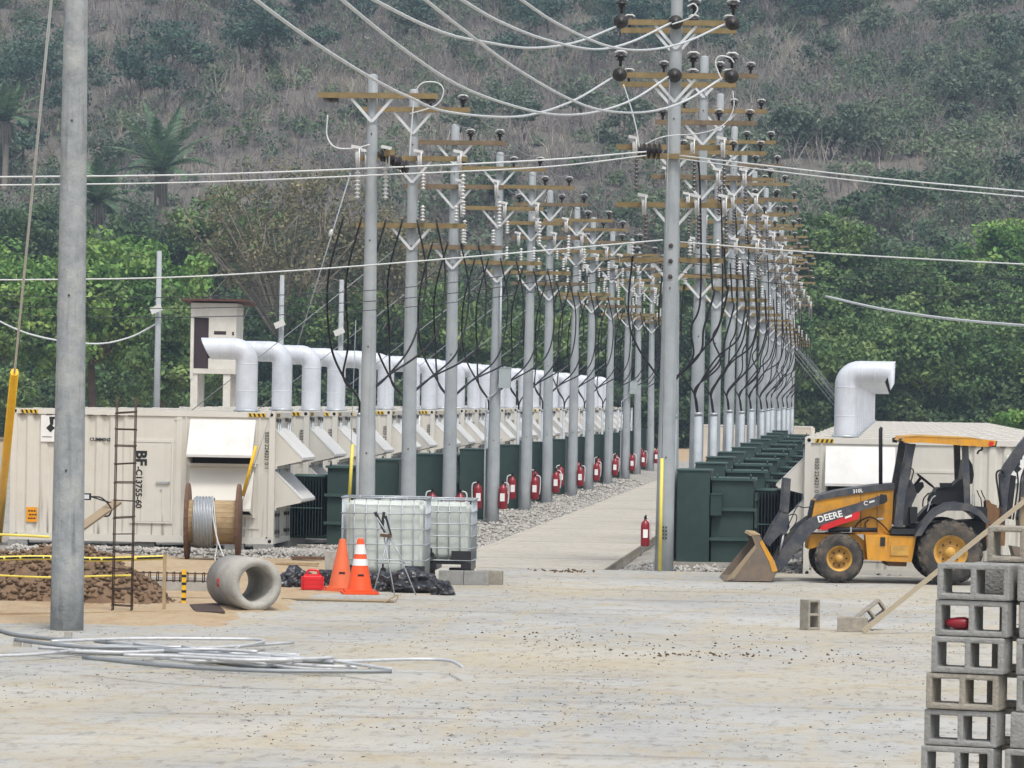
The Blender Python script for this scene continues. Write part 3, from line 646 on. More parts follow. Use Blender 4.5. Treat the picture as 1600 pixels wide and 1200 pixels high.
def make_container(s, label):
    """s=-1: extends to -X from the road end (left row); s=+1: to +X. Local origin: road end, south face, container floor."""
    t = thing('generator_container', label, 'generator')
    X = lambda dd: s*dd
    # corrugated south wall and north wall
    def corr(d0, d1, z0, z1, y, dirn):
        b = MB(); pts = []; dd = d0; k = 0; per = (.11, .045, .085, .045)
        while dd < d1-1e-6:
            out = [(0,0), (0,1), (1,1), (1,0)][k % 4]; L = min(per[k % 4], d1-dd)
            pts.append((dd, out[0])); dd += L; k += 1
        pts.append((d1, 0))
        vs = []; 
        for a, o_ in pts: vs += [(X(a), y + dirn*.036*o_, z0), (X(a), y + dirn*.036*o_, z1)]
        b.add(vs, [(2*i, 2*i+2, 2*i+3, 2*i+1) for i in range(len(pts)-1)]); return b
    corr(2.98, CL-.12, .14, CH-.12, .03, 1).build('corrugated_wall', 'cream_paint', t)
    corr(.12, CL-.12, .14, CH-.12, CW-.03, -1).build('corrugated_wall', 'cream_paint', t)
    for a0, a1, y0, y1 in ((.12, 2.98, .03, .07), (CL-.06, CL-.02, .12, CW-.12), (.04, .07, .12, CW-.12)):   # door and hood bays, blind end, road end
        b = MB(); b.box(X(a0), X(a1), y0, y1, .14, CH-.12); b.build('panel_wall', 'cream_paint', t)
    for dd in (0, CL-.12):
        for y in (0, CW-.12): b = MB(); b.box(X(dd), X(dd+.12), y, y+.12, .118, CH-.118); b.build('corner_post', 'cream_trim', t)
    b = MB()
    for z0, z1 in ((.002, .138), (CH-.118, CH-.01)):
        for bx_ in ((X(.16), X(CL-.16), 0.004, .06), (X(.16), X(CL-.16), CW-.06, CW-.004), (X(.004), X(.06), .16, CW-.16), (X(CL-.06), X(CL-.004), .16, CW-.16)):
            b = MB(); b.box(*bx_, z0, z1); b.build('rail', 'cream_trim', t)
    b = MB(); b.box(X(.05), X(CL-.05), .05, CW-.05, .05, .1); b.build('floor_frame', 'jd_black', t)
    for dd in (-.003, CL-.157):
        for y in (-.003, CW-.157):
            for z in (0, CH-.115):
                b = MB(); b.box(X(dd), X(dd+.16), y, y+.16, z, z+.115)
                c = b.build('corner_casting', 'cream_trim', t)
                if y < 0 and z > 0 or (y < 0 and dd < 0):
                    b = MB(); b.lathe([(.0, 0), (.036, 0), (.036, .006), (0, .006)], (X(dd+.08), y-.006, z+.058), 'y', 10); b.build('casting_hole', 'void_black', c)
    # roof with shallow ribs
    b = MB(); b.box(X(.06), X(CL-.06), .06, CW-.06, CH-.06, CH-.012)
    for k in range(14): b.box(X(.2+.365*k), X(.36+.365*k), .1, CW-.1, CH-.012, CH-.004)
    b.build('roof', 'roof_cream', t)
    # roof edge lugs, seen as a row of small bumps, and the vent
    b = MB()
    for k in range(9): b.box(X(2.9+.28*k), X(3.02+.28*k), -.004, .03, CH-.135, CH-.115)
    b.build('rail_slots', 'decal_faint', t)
    # hazard stripes along the roof edge
    for dd in (.19, CL-.55):
        b = MB(); b.box(X(dd), X(dd+.36), -.0035, -.0015, CH-.105, CH-.03); hz = b.build('hazard_strip', 'decal_yellow', t)
        b = MB()
        for k in range(4): b.prism([(dd+.02+.09*k, CH-.1), (dd+.06+.09*k, CH-.1), (dd+.085+.09*k, CH-.035), (dd+.045+.09*k, CH-.035)], lambda a, c, w_: (X(a), w_, c), -.0035, -.006)
        b.build('stripes', 'decal_black', hz)
    b = MB(); b.box(X(-.0035), X(-.0015), .19, .7, CH-.105, CH-.03); hz = b.build('hazard_strip', 'decal_yellow', t)
    b = MB()
    for k in range(6): b.prism([(.2+.085*k, CH-.1), (.24+.085*k, CH-.1), (.265+.085*k, CH-.035), (.225+.085*k, CH-.035)], lambda a, c, w_: (X(w_), a, c), -.0035, -.006)
    b.build('stripes', 'decal_black', hz)
    # hood bay frame and hoods on the long side
    fy = lambda u, v, z: (X(u), .03-v, z)
    b = MB()
    for (a0, a1, z0, z1) in ((.30, .34, .3, 2.60), (1.80, 1.84, .3, 2.60), (.34, 1.80, 2.56, 2.60), (.34, 1.80, .3, .34), (.34, 1.80, 1.62, 1.65)): b.box(X(a0), X(a1), .012, .03, z0, z1)
    for k in range(5): b.box(X(.42+.31*k), X(.44+.31*k), .006, .012, 2.57, 2.59)
    b.build('bay_frame', 'cream_trim', t)
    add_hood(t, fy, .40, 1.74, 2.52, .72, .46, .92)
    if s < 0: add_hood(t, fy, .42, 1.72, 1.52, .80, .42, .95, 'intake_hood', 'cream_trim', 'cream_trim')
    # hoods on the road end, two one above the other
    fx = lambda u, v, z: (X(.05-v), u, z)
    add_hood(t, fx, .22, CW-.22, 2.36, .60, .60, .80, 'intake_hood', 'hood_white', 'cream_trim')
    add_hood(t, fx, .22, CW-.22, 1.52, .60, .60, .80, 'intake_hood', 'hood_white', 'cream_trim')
    for y in (.34, .62, 1.82, 2.10):
        b = MB(); b.cyl((X(-.02), y, .12), (X(-.02), y, CH-.12), .018, n=6); lb = b.build('locking_bar', 'galv', t)
        b = MB()
        for z in (.2, .55, CH-.5, CH-.2): b.box(X(-.035), X(.04), y-.045, y+.045, z, z+.07)
        b.build('bar_keeper', 'decal_faint', lb)
    # side door
    b = MB(); b.box(X(2.12), X(2.90), .008, .03, .42, 2.02); dr = b.build('side_door', 'cream_paint', t)
    b = MB()
    for (a0, a1, z0, z1) in ((2.07, 2.115, .38, 2.08), (2.905, 2.95, .38, 2.08), (2.115, 2.905, 2.025, 2.08), (2.115, 2.905, .38, .415)): b.box(X(a0), X(a1), .0, .03, z0, z1)
    b.build('door_frame', 'cream_trim', t)
    b = MB(); b.box(X(2.14), X(2.42), -.03, -.012, 1.19, 1.23); b.box(X(2.14), X(2.17), -.03, .012, 1.19, 1.23); b.box(X(2.30), X(2.33), -.012, .01, 1.04, 1.08); b.build('door_handle', 'galv', dr)
    b = MB(); b.box(X(1.90), X(2.02), .012, .03, .14, CH-.12); b.box(X(1.93), X(2.06), .008, .03, CH-.19, CH-.15); b.build('bay_post', 'cream_trim', t)
    # exhaust
    b = MB(); r = .222; pts = [(X(.77), 1.2, CH-.05), (X(.77), 1.2, CH+1.02)]
    for k in range(1, 10): a = math.radians(10*k); pts.append((X(.77+.26*(1-math.cos(a))), 1.2, CH+1.02+.26*math.sin(a)))
    pts += [(X(1.30), 1.2, CH+1.28), (X(1.62), 1.2, CH+1.28)]
    n = 20; b.tube(pts, r, n, False); v = b.v
    for j in range(n):                                    # slanted mouth
        i = len(v)-n+j; p = v[i]; v[i] = (p[0] + s*((p[2]-(CH+1.28))/r*.11), p[1], p[2])
    vin = len(v); base = [v[len(v)-n+j] for j in range(n)]
    inn = [(p[0], 1.2+(p[1]-1.2)*.9, CH+1.28+(p[2]-CH-1.28)*.9) for p in base]
    b.add(base+inn, [(j, (j+1) % n, n+(j+1) % n, n+j) for j in range(n)])
    ex = b.build('exhaust_pipe', 'pipe_white', t)
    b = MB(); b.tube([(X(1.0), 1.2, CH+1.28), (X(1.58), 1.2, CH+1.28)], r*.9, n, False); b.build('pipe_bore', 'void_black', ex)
    for zz in (.42, .98):
        b = MB(); b.lathe([(r, zz-.012), (r+.004, zz-.007), (r+.004, zz+.007), (r, zz+.012)], (X(.77), 1.2, CH), 'z', 20); b.build('weld_band', 'pipe_white', ex)
    for xx in (1.06, 1.32):
        b = MB(); b.lathe([(r, -.012), (r+.004, -.007), (r+.004, .007), (r, .012)], (X(xx), 1.2, CH+1.28), 'x', 20); b.build('weld_band', 'pipe_white', ex)
    b = MB(); b.cyl((X(.77), 1.2, CH+.0), (X(.77), 1.2, CH+.05), r+.06, r+.03, 20); b.build('pipe_collar', 'galv', ex)
    # lettering
    rot = (math.pi/2, math.pi/2, 0)
    def vtext(body, size, material, dd, z, bold=0.): return put('lettering', text_mesh(body, size, material, bold), t, (X(dd), -.001 if dd < 1 else .004, z), rot)
    vtext('8520 224221 0 1', .112, 'decal_black', .20, 2.28, .001)
    return t
def dress_front(t, s):
    """marks of the nearest container"""
    rot = (math.pi/2, math.pi/2, 0)
    put('lettering', text_mesh('BF', .30, 'decal_black', .012), t, (s*2.83, .003, 1.86), rot)
    put('lettering', text_mesh('-C13755-60', .175, 'decal_black', .005), t, (s*2.83, .003, 1.53), rot)
    put('lettering', text_mesh('CUMMINS', .095, 'decal_black', .004), t, (s*3.80, .02, 2.03), (math.pi/2, 0, 0))
def logo_front(t, s, d0, z0):
    b = MB(); x0 = s*d0
    b.box(x0-.17, x0+.17, .006, .02, z0-.36, z0+.18); sg = b.build('logo_panel', 'decal_white', t)
    b = MB(); P_ = lambda a, c, w_: (x0+a, w_, z0+c)
    b.prism([(.0, .15), (.13, .15), (.13, .10), (.09, .10), (.09, -.02), (.02, -.02)], P_, .006, .003)
    b.prism([(-.06, -.08), (.03, -.17), (.12, -.08), (.03, .01)], P_, .0055, .0025); b.build('logo_mark', 'decal_black', sg)
    b = MB(); b.box(x0-.14, x0+.06, .003, .0055, z0-.27, z0-.255); b.build('logo_caption', 'decal_faint', sg)
LY = [79.3, 86.4, 96.0, 106.7, 117.6, 126.6, 136.4, 146.0, 157.3, 168, 178.5, 189]      # left pole row
TL = [y+.5 for y in LY[1:]]                                                               # left transformers, one behind each pole
CLY = [83.6]                                                                              # left containers, two between transformers
for a_, b_ in zip(TL[:-1], TL[1:]): CLY += [a_+1.8, b_-2.65]
CLY += [TL[-1]+1.8, TL[-1]+6.6, TL[-1]+11.4, TL[-1]+16.2]
YL0, NL = CLY[0], len(CLY)
left0 = make_container(-1, 'cream generator container nearest in the left row, marked BF on its side door'); left0.location = (-11.75, YL0, .25)
proto_left = [left0]
for k in range(1, NL):
    c = copy_tree(left0); c.location = (-11.75 + .02*math.sin(k*2.1), CLY[k], .25 + .012*math.sin(k*1.7)); proto_left.append(c)
    c['label'] = f'{ORD[k]} cream generator container from the front in the left row' if k < NL-1 else 'last cream generator container at the far end of the left row'
for c in proto_left: c['group'] = 'generator containers of the left row'
dress_front(left0, -1); logo_front(left0, -1, 4.64, 2.36)
b = MB(); b.box(-5.08, -4.86, .006, .03, .36, .66); wl = b.build('warning_label', 'decal_orange', left0)
b = MB()
for k in range(3):
    for j in range(3): b.box(-5.04+.055*j+.02*(k % 2), -5.0+.055*j+.02*(k % 2), .003, .0055, .42+.075*k, .45+.075*k)
b.build('label_print', 'decal_black', wl)
right0 = make_container(1, 'cream generator container nearest in the right row, behind the loader'); right0.location = (-1.0, 80.7, -.04)
rs = [right0]; NR = 16
for k in range(1, NR):
    y = 80.7+5.4*k; c = copy_tree(right0); c.location = (-1.0+.0085*(y-80.7), y, -.04+zr(y)); rs.append(c)
    c['label'] = f'{ORD[k]} cream generator container from the front in the right row' if k < NR-1 else 'last cream generator container at the far end of the right row'
for c in rs: c['group'] = 'generator containers of the right row'
logo_front(right0, 1, 4.05, 2.22)
# footing blocks under the near container corners
FB = [(-11.95, 83.55), (-12.55, 83.6), (-14.4, 83.7), (-17.0, 83.6), (-12.0, CLY[1]), (-11.95, 85.8), (-12.0, CLY[2]), (-12.0, CLY[3])]
fbm_ = MB(); fbm_.box(-.2, .2, 0, .2, 0, .25); fb_me = fbm_.mesh('footing_block', 'cmu')
for i, (x, y) in enumerate(FB):
    tag(put('footing_block', fb_me, None, (x, y, 0), (0,0,.05*math.sin(i*3))), ['grey concrete block under the road end corner of the nearest left container', 'grey concrete block just left of the corner block under the nearest left container', 'grey concrete block under the middle of the nearest left container', 'grey concrete block under the far left end of the nearest container', 'grey concrete block under the corner of the second left container', 'grey concrete block under the rear corner of the nearest left container', 'grey concrete block under the corner of the third left container', 'grey concrete block under the corner of the fourth left container'][i], 'block', 'footing blocks')

# ================================================================== TRANSFORMERS
def make_transformer(s, label):
    """s=-1: cabinet on the +X side (left row), s=+1: cabinet on the -X side (right row). Local x measured from the road side edge, away from the road."""
    t = thing('transformer', label, 'transformer'); X = lambda a: s*a
    b = MB(); b.box(X(-.08), X(2.1), -.1, 1.75, 0, .12); b.build('plinth', 'cast_concrete', t)
    b = MB(); b.box(X(0), X(.64), 0, 1.6, .12, 1.92); cb = b.build('cabinet', 'tr_green', t)
    b = MB(); b.box(X(-.02), X(.66), -.02, 1.62, 1.92, 1.945); b.build('cabinet_lid', 'tr_lid', cb)
    b = MB(); b.box(X(-.012), X(-.002), .05, .78, .2, 1.86); b.box(X(-.012), X(-.002), .82, 1.55, .2, 1.86); b.build('cabinet_door', 'tr_green', cb)
    b = MB(); b.box(X(.68), X(1.50), .12, 1.5, .12, 1.74); tk = b.build('tank', 'tr_green', t)
    b = MB(); b.box(X(.66), X(1.54), .06, 1.56, 1.74, 1.79); b.build('tank_lid', 'tr_lid', tk)
    for z in (.55, 1.14): b = MB(); b.box(X(.645), X(1.56), .045, .12, z, z+.06); b.build('stiffener', 'tr_lid', tk)
    b = MB(); b.box(X(.66), X(.88), -.05, .12, 1.05, 1.46); b.build('control_box', 'tr_green', t)
    b = MB(); b.box(X(.65), X(.89), -.07, .12, 1.46, 1.48); b.build('control_box_lid', 'tr_lid', t)
    for x in (.78, 1.44):
        b = MB(); b.tube([(X(x), .14, 1.79), (X(x), .14, 1.86), (X(x), .24, 1.86), (X(x), .24, 1.79)], .018, 6); b.build('lifting_lug', 'tr_lid', t)
    b = MB(); b.box(X(1.58), X(2.32), .42, .5, .3, 1.5); b.build('dark_fin_backing', 'jd_black', t)  # black backing added behind the fin fronts, stands in for shade in their gaps
    for i, x in enumerate((1.6+.0625*k for k in range(12))):
        b = MB(); b.box(X(x), X(x+.02), .05, 1.5, .30, 1.52); b.build('radiator_fin', 'tr_green_dark', t)
    b = MB(); b.cyl((X(1.52), .3, 1.55), (X(2.32), .3, 1.55), .035, n=8); b.cyl((X(1.52), .3, .28), (X(2.32), .3, .28), .035, n=8); b.cyl((X(1.52), 1.2, 1.55), (X(2.32), 1.2, 1.55), .035, n=8); b.build('radiator_header', 'tr_lid', t)
    b = MB(); b.box(X(1.585), X(2.33), .036, .05, .88, .905); b.build('radiator_brace', 'tr_lid', t)
    return t
trL0 = make_transformer(-1, ''); trl = [trL0] + [copy_tree(trL0) for _ in range(10)]
for k, t in enumerate(trl):
    t.location = (-9.6, TL[k], .02); t['group'] = 'transformers of the left row'
    t['label'] = 'dark green transformer with finned radiator nearest in the left row, behind the plastic tanks' if k == 0 else f'{ORD[k]} dark green transformer from the front in the left row'
trR0 = make_transformer(1, ''); trr = [trR0] + [copy_tree(trR0) for _ in range(9)]
for k, t in enumerate(trr):
    t.location = (-3.52 + .04*math.sin(k*2), [82.2, 90.4, 98.6, 107, 116.4, 127, 139, 151, 163, 175][k], .0 + .02*k); t['group'] = 'transformers of the right row'
    t['label'] = 'dark green transformer with finned radiator nearest in the right row, beside the tall front pole' if k == 0 else f'{ORD[k]} dark green transformer from the front in the right row'

# ================================================================== POLES
def pin_meshes():
    b = MB(); b.lathe([(.0, .20), (.045, .20), (.05, .17), (.075, .165), (.125, .12), (.118, .105), (.07, .12), (.06, .07), (.09, .055), (.085, .045), (.04, .05), (.03, .0), (.03, -.07), (0, -.07)], n=12)
    blk = b.mesh('pin_insulator', 'porcelain_dark')
    c = MB(); c.tube([(-.12, 0, .185), (-.06, 0, .225), (.06, 0, .225), (.12, 0, .185)], .022, 6); cap = c.mesh('tie_clamp', 'porcelain_light'); return blk, cap
PIN, CAP = pin_meshes()
def disc_mesh():
    b = MB(); b.lathe([(0, -.035), (.03, -.035), (.035, -.012), (.13, -.004), (.155, .004), (.155, .02), (.05, .03), (.05, .06), (.14, .085), (.14, .1), (.04, .12), (0, .14)], (0,0,0), 'y', 16); return b.mesh('disc_insulator', 'porcelain_dark')
DISC = disc_mesh()
def arrester_mesh(L, r, n, material):
    b = MB(); prof = [(0, 0), (r*.4, 0)]
    for k in range(n): z = -L*(k+.2)/n; prof += [(r*.45, z), (r, z-.25*L/n), (r, z-.4*L/n), (r*.45, z-.55*L/n)]
    prof += [(r*.4, -L), (0, -L)]; b.lathe(prof, n=8); return b.mesh('surge_arrester', material)
ARR_L = arrester_mesh(.62, .058, 8, 'porcelain_light'); ARR_D = arrester_mesh(.72, .06, 9, 'porcelain_grey'); ARR_S = arrester_mesh(.34, .05, 5, 'porcelain_light')
def cutout_mesh():
    b = MB(); b.bar((0,0,.05), (0,-.12,.02), .05, .07); b.cyl((0,-.10,.12), (.03,-.12,-.26), .042, n=8); b.bar((-.1,-.16,.14), (.1,-.14,.1), .05, .06); b.cyl((.06,-.2,.1), (.06,-.2,-.28), .018, n=6); return b.mesh('fuse_cutout', 'porcelain_light')
CUT = cutout_mesh()
ARM = {}
def arm_mesh(L, material):
    if (L, material) not in ARM: b = MB(); b.box(-L/2, L/2, -.05, .05, -.052, .052); ARM[(L, material)] = b.mesh('crossarm', material)
    return ARM[(L, material)]
bb = MB(); bb.bar((-.40, 0, -.05), (0, .05, -.50), .055, .012, (0,1,0)); bb.bar((.40, 0, -.05), (0, .05, -.50), .055, .012, (0,1,0)); BRACE = bb.mesh('brace', 'galv_bright')
bb = MB(); bb.lathe([(0,0),(.016,0),(.016,.02),(0,.02)], (0,0,0), 'y', 6); BOLT = bb.mesh('bolt', 'decal_faint')
SHAFT = {}
def shaft_mesh(h, r0, r1, material):
    k = (h, r0, r1, material)
    if k not in SHAFT:
        b = MB(); n = 9; pts = [(0,0,-.4 + (h+.4)*i/n) for i in range(n+1)] ; rr = [r0+(r1-r0)*i/n for i in range(n+1)]
        pts += [(0,0,h+.03), (0,0,h+.045)]; rr += [r1*.8, r1*.3]
        b.tube(pts, rr, 20); SHAFT[k] = b.mesh('shaft', material)
    return SHAFT[k]
def crossarm(pole, z, r, L=2.3, wood='arm_wood', kit='pin', off=0., pos=(-.95, -.25, .95), brace=True, side=-1):
    a = put('crossarm', arm_mesh(L, wood), pole, (off, side*(r+.06), z))
    if brace: put('brace', BRACE, a, (-off, side*-.0, 0), None, (1, -1 if side > 0 else 1, 1))
    for i, p in enumerate(pos):
        if kit == 'pin': o = put('pin_insulator', PIN, a, (p, 0, .11), None, (.88,)*3)
        if kit == 'pin': put('tie_clamp', CAP, a, (p, 0, .11), None, (.88,)*3)
        if kit == 'cut':
            put('fuse_cutout', CUT, a, (p, -.02, .02)); put('surge_arrester', ARR_L if i % 2 == 0 else ARR_S, a, (p+.1, -.1, -.32))
        if kit == 'dark':
            put('fuse_cutout', CUT, a, (p, -.02, .06)); put('surge_arrester', ARR_D, a, (p+.06, -.12, -.15))
        if kit == 'term':
            put('surge_arrester', ARR_S, a, (p, -.1, .42))
        if kit == 'disc':
            put('disc_insulator', DISC, a, (p, -.14, 0), None, (.9,)*3)
    return a
def pole(label, x, y, h, r0=.175, r1=.095, material='pole_concrete', rz=0., group=None, z0=0.):
    p = thing('power_pole', label, 'power pole', (x, y, z0), rz, group)
    put('shaft', shaft_mesh(h, r0, r1, material), p); p.rotation_euler = (math.radians(.5*math.sin(y*3.1)), math.radians(.35*math.sin(y*1.7+x)), rz)
    for i in range(4):
        z = 2.2 + i*(h-2.9)/3.2; put('bolt', BOLT, p, (0, -(r0+(r1-r0)*(z+.4)/(h+.4))-.012, z))
    return p
LP, RP = [], []
for k, y in enumerate(LY):
    x = -9.35 + .05*math.sin(k*2.3); h = 9.42 if k == 0 else 9.62 + .06*math.sin(k*1.9)
    lab = ('first concrete pole of the left row, a white wire looping below its top arm' if k == 0 else f'{ORD[k]} concrete power pole from the front in the left row')
    p = pole(lab, x, y, h, group='power poles of the left row'); LP.append((p, x, y, h))
    if k == 0:
        a = crossarm(p, h-.38, .11, 2.3, 'arm_wood', 'none', .12)
        for q in (-.92, .95): put('disc_insulator', DISC, a, (q, .10, -.08), (math.radians(70), 0, 0))
        c = put('crossarm', arm_mesh(1.6, 'arm_wood'), p, (.25, -.17, h-1.5), (0, 0, math.radians(-72)))
        for qx, qy in ((604, 243), (616, 249), (627, 255), (637, 261)):
            w0 = at(qx, qy, 79.0); put('disc_insulator', DISC, p, (w0.x-x, w0.y-y, w0.z), (0, 0, math.radians(75)), (.85, .85, .85))
        for q in (-.16, .2): put('surge_arrester', ARR_L, p, (q*1.5, -.25, h-1.75)); put('fuse_cutout', CUT, p, (q*1.6, -.2, h-1.5))
    else:
        wd = 'arm_wood_old' if k % 3 == 2 else 'arm_wood'
        crossarm(p, h-.40, .11, 2.3, wd, 'pin', .05, (-.98, .32, 1.0))
        crossarm(p, h-1.42, .12, 2.3, wd, 'cut', .0, (-.95, .15, .98))
        crossarm(p, h-2.82, .13, 2.3, wd, 'term', .0, (-.9, .25, .95))
RY = [83.1, 95.0, 107.3, 120.8, 133.5, 146, 158.4, 170.8, 183.2, 195.6, 208, 220.4, 232.8]
for k, y in enumerate(RY):
    x = -3.7 + .04*math.sin(k*1.3); h = 11.1 + .05*min(k, 8)
    p = pole(f'{ORD[k+1]} concrete power pole from the front in the right row' if k else 'concrete power pole standing close behind the tall front pole of the right row', x, y, h, .18, .095, group='power poles of the right row'); RP.append((p, x, y, h))
    wd = 'arm_wood_old' if k % 3 == 1 else 'arm_wood'
    crossarm(p, h-.42, .11, 2.3, wd, 'pin', .06, (-.98, .3, 1.0)); crossarm(p, h-1.5, .12, 2.3, wd, 'pin', .06, (-.98, .3, 1.0))
    crossarm(p, h-2.75, .13, 2.3, wd, 'dark', .0, (-.8, .35, .95))
    if k in (0, 2): crossarm(p, h-3.9, .14, 2.3, wd, 'dark', .0, (-.6, .45, 1.0))
    crossarm(p, h-5.0, .15, 2.1, 'arm_wood', 'term', .0, (-.8, .35, .9))
tall = pole('tall front concrete pole of the right row with black disc insulators, top out of view', -3.69, 80.6, 13.4, .185, .10); RP0 = tall
A1 = at(1050, 35, 80.4); A2 = at(1048, 118, 80.4)
for zz in (A1.z, A2.z):
    a = crossarm(tall, zz, .12, 2.25, 'arm_wood', 'disc', .02, (-1.08, -.02, 1.08))
    for q in (-1.08, .33, 1.08): put('pin_insulator', PIN, a, (q, .02, .24)); put('tie_clamp', CAP, a, (q, .02, .24))
crossarm(tall, at(1050, 244, 80.4).z, .13, 1.2, 'arm_wood', 'none', -.1, (), False)
for i in range(4): put('disc_insulator', DISC, tall, (-.25-.1*i, -.2, at(1000, 236, 80.4).z), (0, 0, math.radians(80)))
for z in (6.3, 6.0, 5.7): put('bolt', BOLT, tall, (0, -.17, z), None, (3, 2, 3))
b = MB()
for r_ in range(4):
    for c_ in range(3): b.box(-.09+.055*c_, -.055+.055*c_, -.196, -.19, .62+.07*r_+.0, .655+.07*r_)
b.build('stencil_marks', 'decal_faint', tall)

# near pole at the left, in front of everything
np_ = pole('large weathered concrete pole standing in the left foreground', -10.8, 56.6, 10.6, .235, .150, 'pole_concrete_old')
# guy wire with a yellow guard at the left edge
def guy(label, top, foot, guard0=None, guard1=None, gmat='guard_yellow', r=.012, gr=.05, wmat='wire_pale', insul=None, group=None):
    t = thing('guy_wire', label, 'guy wire', foot, 0., group); o = Vector(foot)
    b = MB(); b.tube([Vector(top)-o, Vector((0,0,0))], r, 6); b.build('wire', wmat, t)
    if guard0 is not None:
        b = MB(); b.cyl(Vector(guard0)-o, Vector(guard1)-o, gr, gr*.95, 8); b.build('guard_tube', gmat, t)
    if insul is not None:
        b = MB(); c = Vector(insul)-o; dd = (Vector(top)-Vector(foot)).normalized(); b.tube([c-dd*.12, c-dd*.05, c+dd*.05, c+dd*.12], [.02, .06, .06, .02], 8); b.build('strain_insulator', 'porcelain_light', t)
    return t
f0 = gd(-4, 852, .02); tp = at(86, -60, 62.)
l_ = lambda t: f0.lerp(tp, t)
guy('guy wire rising at the left picture edge with a thick bright yellow guard', tp, f0, l_(.01), l_(.37), 'guard_yellow', .022, .085)
f1 = gd(1031, 893, 0); guy('yellow guy guard standing against the tall front pole on the right', (-3.72, 80.2, 9.5), (f1.x, f1.y-.05, 0), (f1.x, f1.y-.05, .02), Vector((f1.x, f1.y-.05, 0)).lerp(Vector((-3.72, 80.2, 9.5)), .23), 'guard_pale', .008, .035, 'wire_steel')
g0, g1 = at(376, 785, 83.2), at(402, 690, 83.2)
guy('slanting guy wire with a yellow guard across the nearest left container', at(425, 640, 82.9), at(370, 812, 83.0), at(379, 775, 83.05), at(400, 697, 82.95), 'guard_yellow', .008, .035, 'wire_steel')
guy('upright guy wire with a pale yellow guard left of the first left pole', at(556, 500, 84.6), at(544, 815, 84.6), at(545, 790, 84.6), at(551, 694, 84.6), 'guard_pale', .008, .035, 'wire_steel')
guy('pale guy wire with strain insulators slanting down left of the first left pole', at(548, 270, 120), at(440, 620, 120), None, None, 'guard_pale', .022, .03, 'wire_steel', at(517, 364, 120))
for k in range(1, 12):
    p, x, y, h = LP[k]; yy = y+1.3
    guy(f'thin slanting guy wire from the {ORD[k]} left pole down between the containers', (x-.1, y, h-3.1), (-17.6, yy, .1), None, None, 'guard_pale', .010, .03, 'wire_steel', None, 'slanting guy wires of the left row')
for k in range(4, 13):
    p, x, y, h = RP[k]
    guy(f'thin guy wire slanting right from the {ORD[k+1]} right pole toward the containers', (x+.1, y, h-4.6), (x+5.6, y, .1+zr(y)), None, None, 'guard_pale', .007, .03, 'wire_steel', None, 'slanting guy wires of the right row')

# ---- risers and black feeder cables
def riser(label, x, y, ztop, feeds, group, r=.065):
    t = thing('cable_riser', label, 'cable riser', (x, y, 0), 0., group); o = Vector((x, y, 0))
    b = MB(); b.cyl((0,0,-.1), (0,0,ztop), r, n=12); b.build('conduit', 'riser_grey', t)
    b = MB(); b.cyl((0,0,ztop-.02), (0,0,ztop+.05), r*1.12, n=12); b.build('conduit_cap', 'galv', t)
    for pts in feeds:
        b = MB(); b.tube(arc([Vector(q)-o for q in pts], 8), .022, 6); b.build('feeder_cable', 'cable_black', t)
    return t
for k in range(0, 11):
    x = -9.95; ya, yb = LY[k], LY[k+1]; y = (ya+yb)/2; za, zb = LP[k][3]-2.7, LP[k+1][3]-2.7; f = []
    for j, q in enumerate((-.5, -.15)):
        f.append([(-9.35+q, ya-.3, za), (-9.35+q-.30, ya-.15, za-1.2), (-9.35+q-.36, ya+.8, za-2.4), (x-.12, y-1.7, 3.65), (x, y-.25, 3.25), (x, y, 2.9)])
    for j, q in enumerate((.15, .55)):
        f.append([(-9.35+q, yb-.3, zb), (-9.35+q+.22, yb-.35, zb-1.2), (-9.35+q+.05, yb-1.0, zb-2.5), (x+.35, y+1.8, 3.7), (x+.05, y+.25, 3.25), (x, y, 2.9)])
    riser(f'thin cable riser with black feeder loops between the {ORD[k]} and {ORD[k+1]} left poles', x, y, 2.9, f, 'cable risers of the left row', .045)
for k in range(0, 13):
    yp = RY[k]; xp, h = RP[k][1], RP[k][3]; y = yp-.55; x = xp+.04+.03*math.sin(k*2.2); f = []
    for j, q in enumerate((.45, .72, 1.0)):
        z0 = h-5.0+.3 if j else h-2.9; w_ = .9+.25*math.sin(k*1.9+j)
        f.append([(xp+q, yp-.25, z0), (xp+q+.06, yp-.3, z0-.8), (xp+q+.10, yp-.35, 5.35+.1*j), (xp+q-.08*w_, yp-.4, 4.75), (x+.42*w_+.05*j, yp-.45, 4.15+.08*j), (x+.02*j-.06, y, 3.62), (x-.07, y, 3.3), (x+.02*(j-1), y, 2.95)])
    f.append([(xp-.8, yp-.25, h-4.7), (xp-.88, yp-.35, h-6.0), (xp-.7, yp-.5, 4.4), (x-.12, y, 3.5), (x, y, 2.95)])
    riser(('pale cable riser with black feeder loops right behind the tall front pole' if k == 0 else f'pale cable riser with black feeder loops in front of the {ORD[k+1]} right pole'), x, y, 2.98+.03*math.sin(k*2.7), f, 'cable risers of the right row', .088)

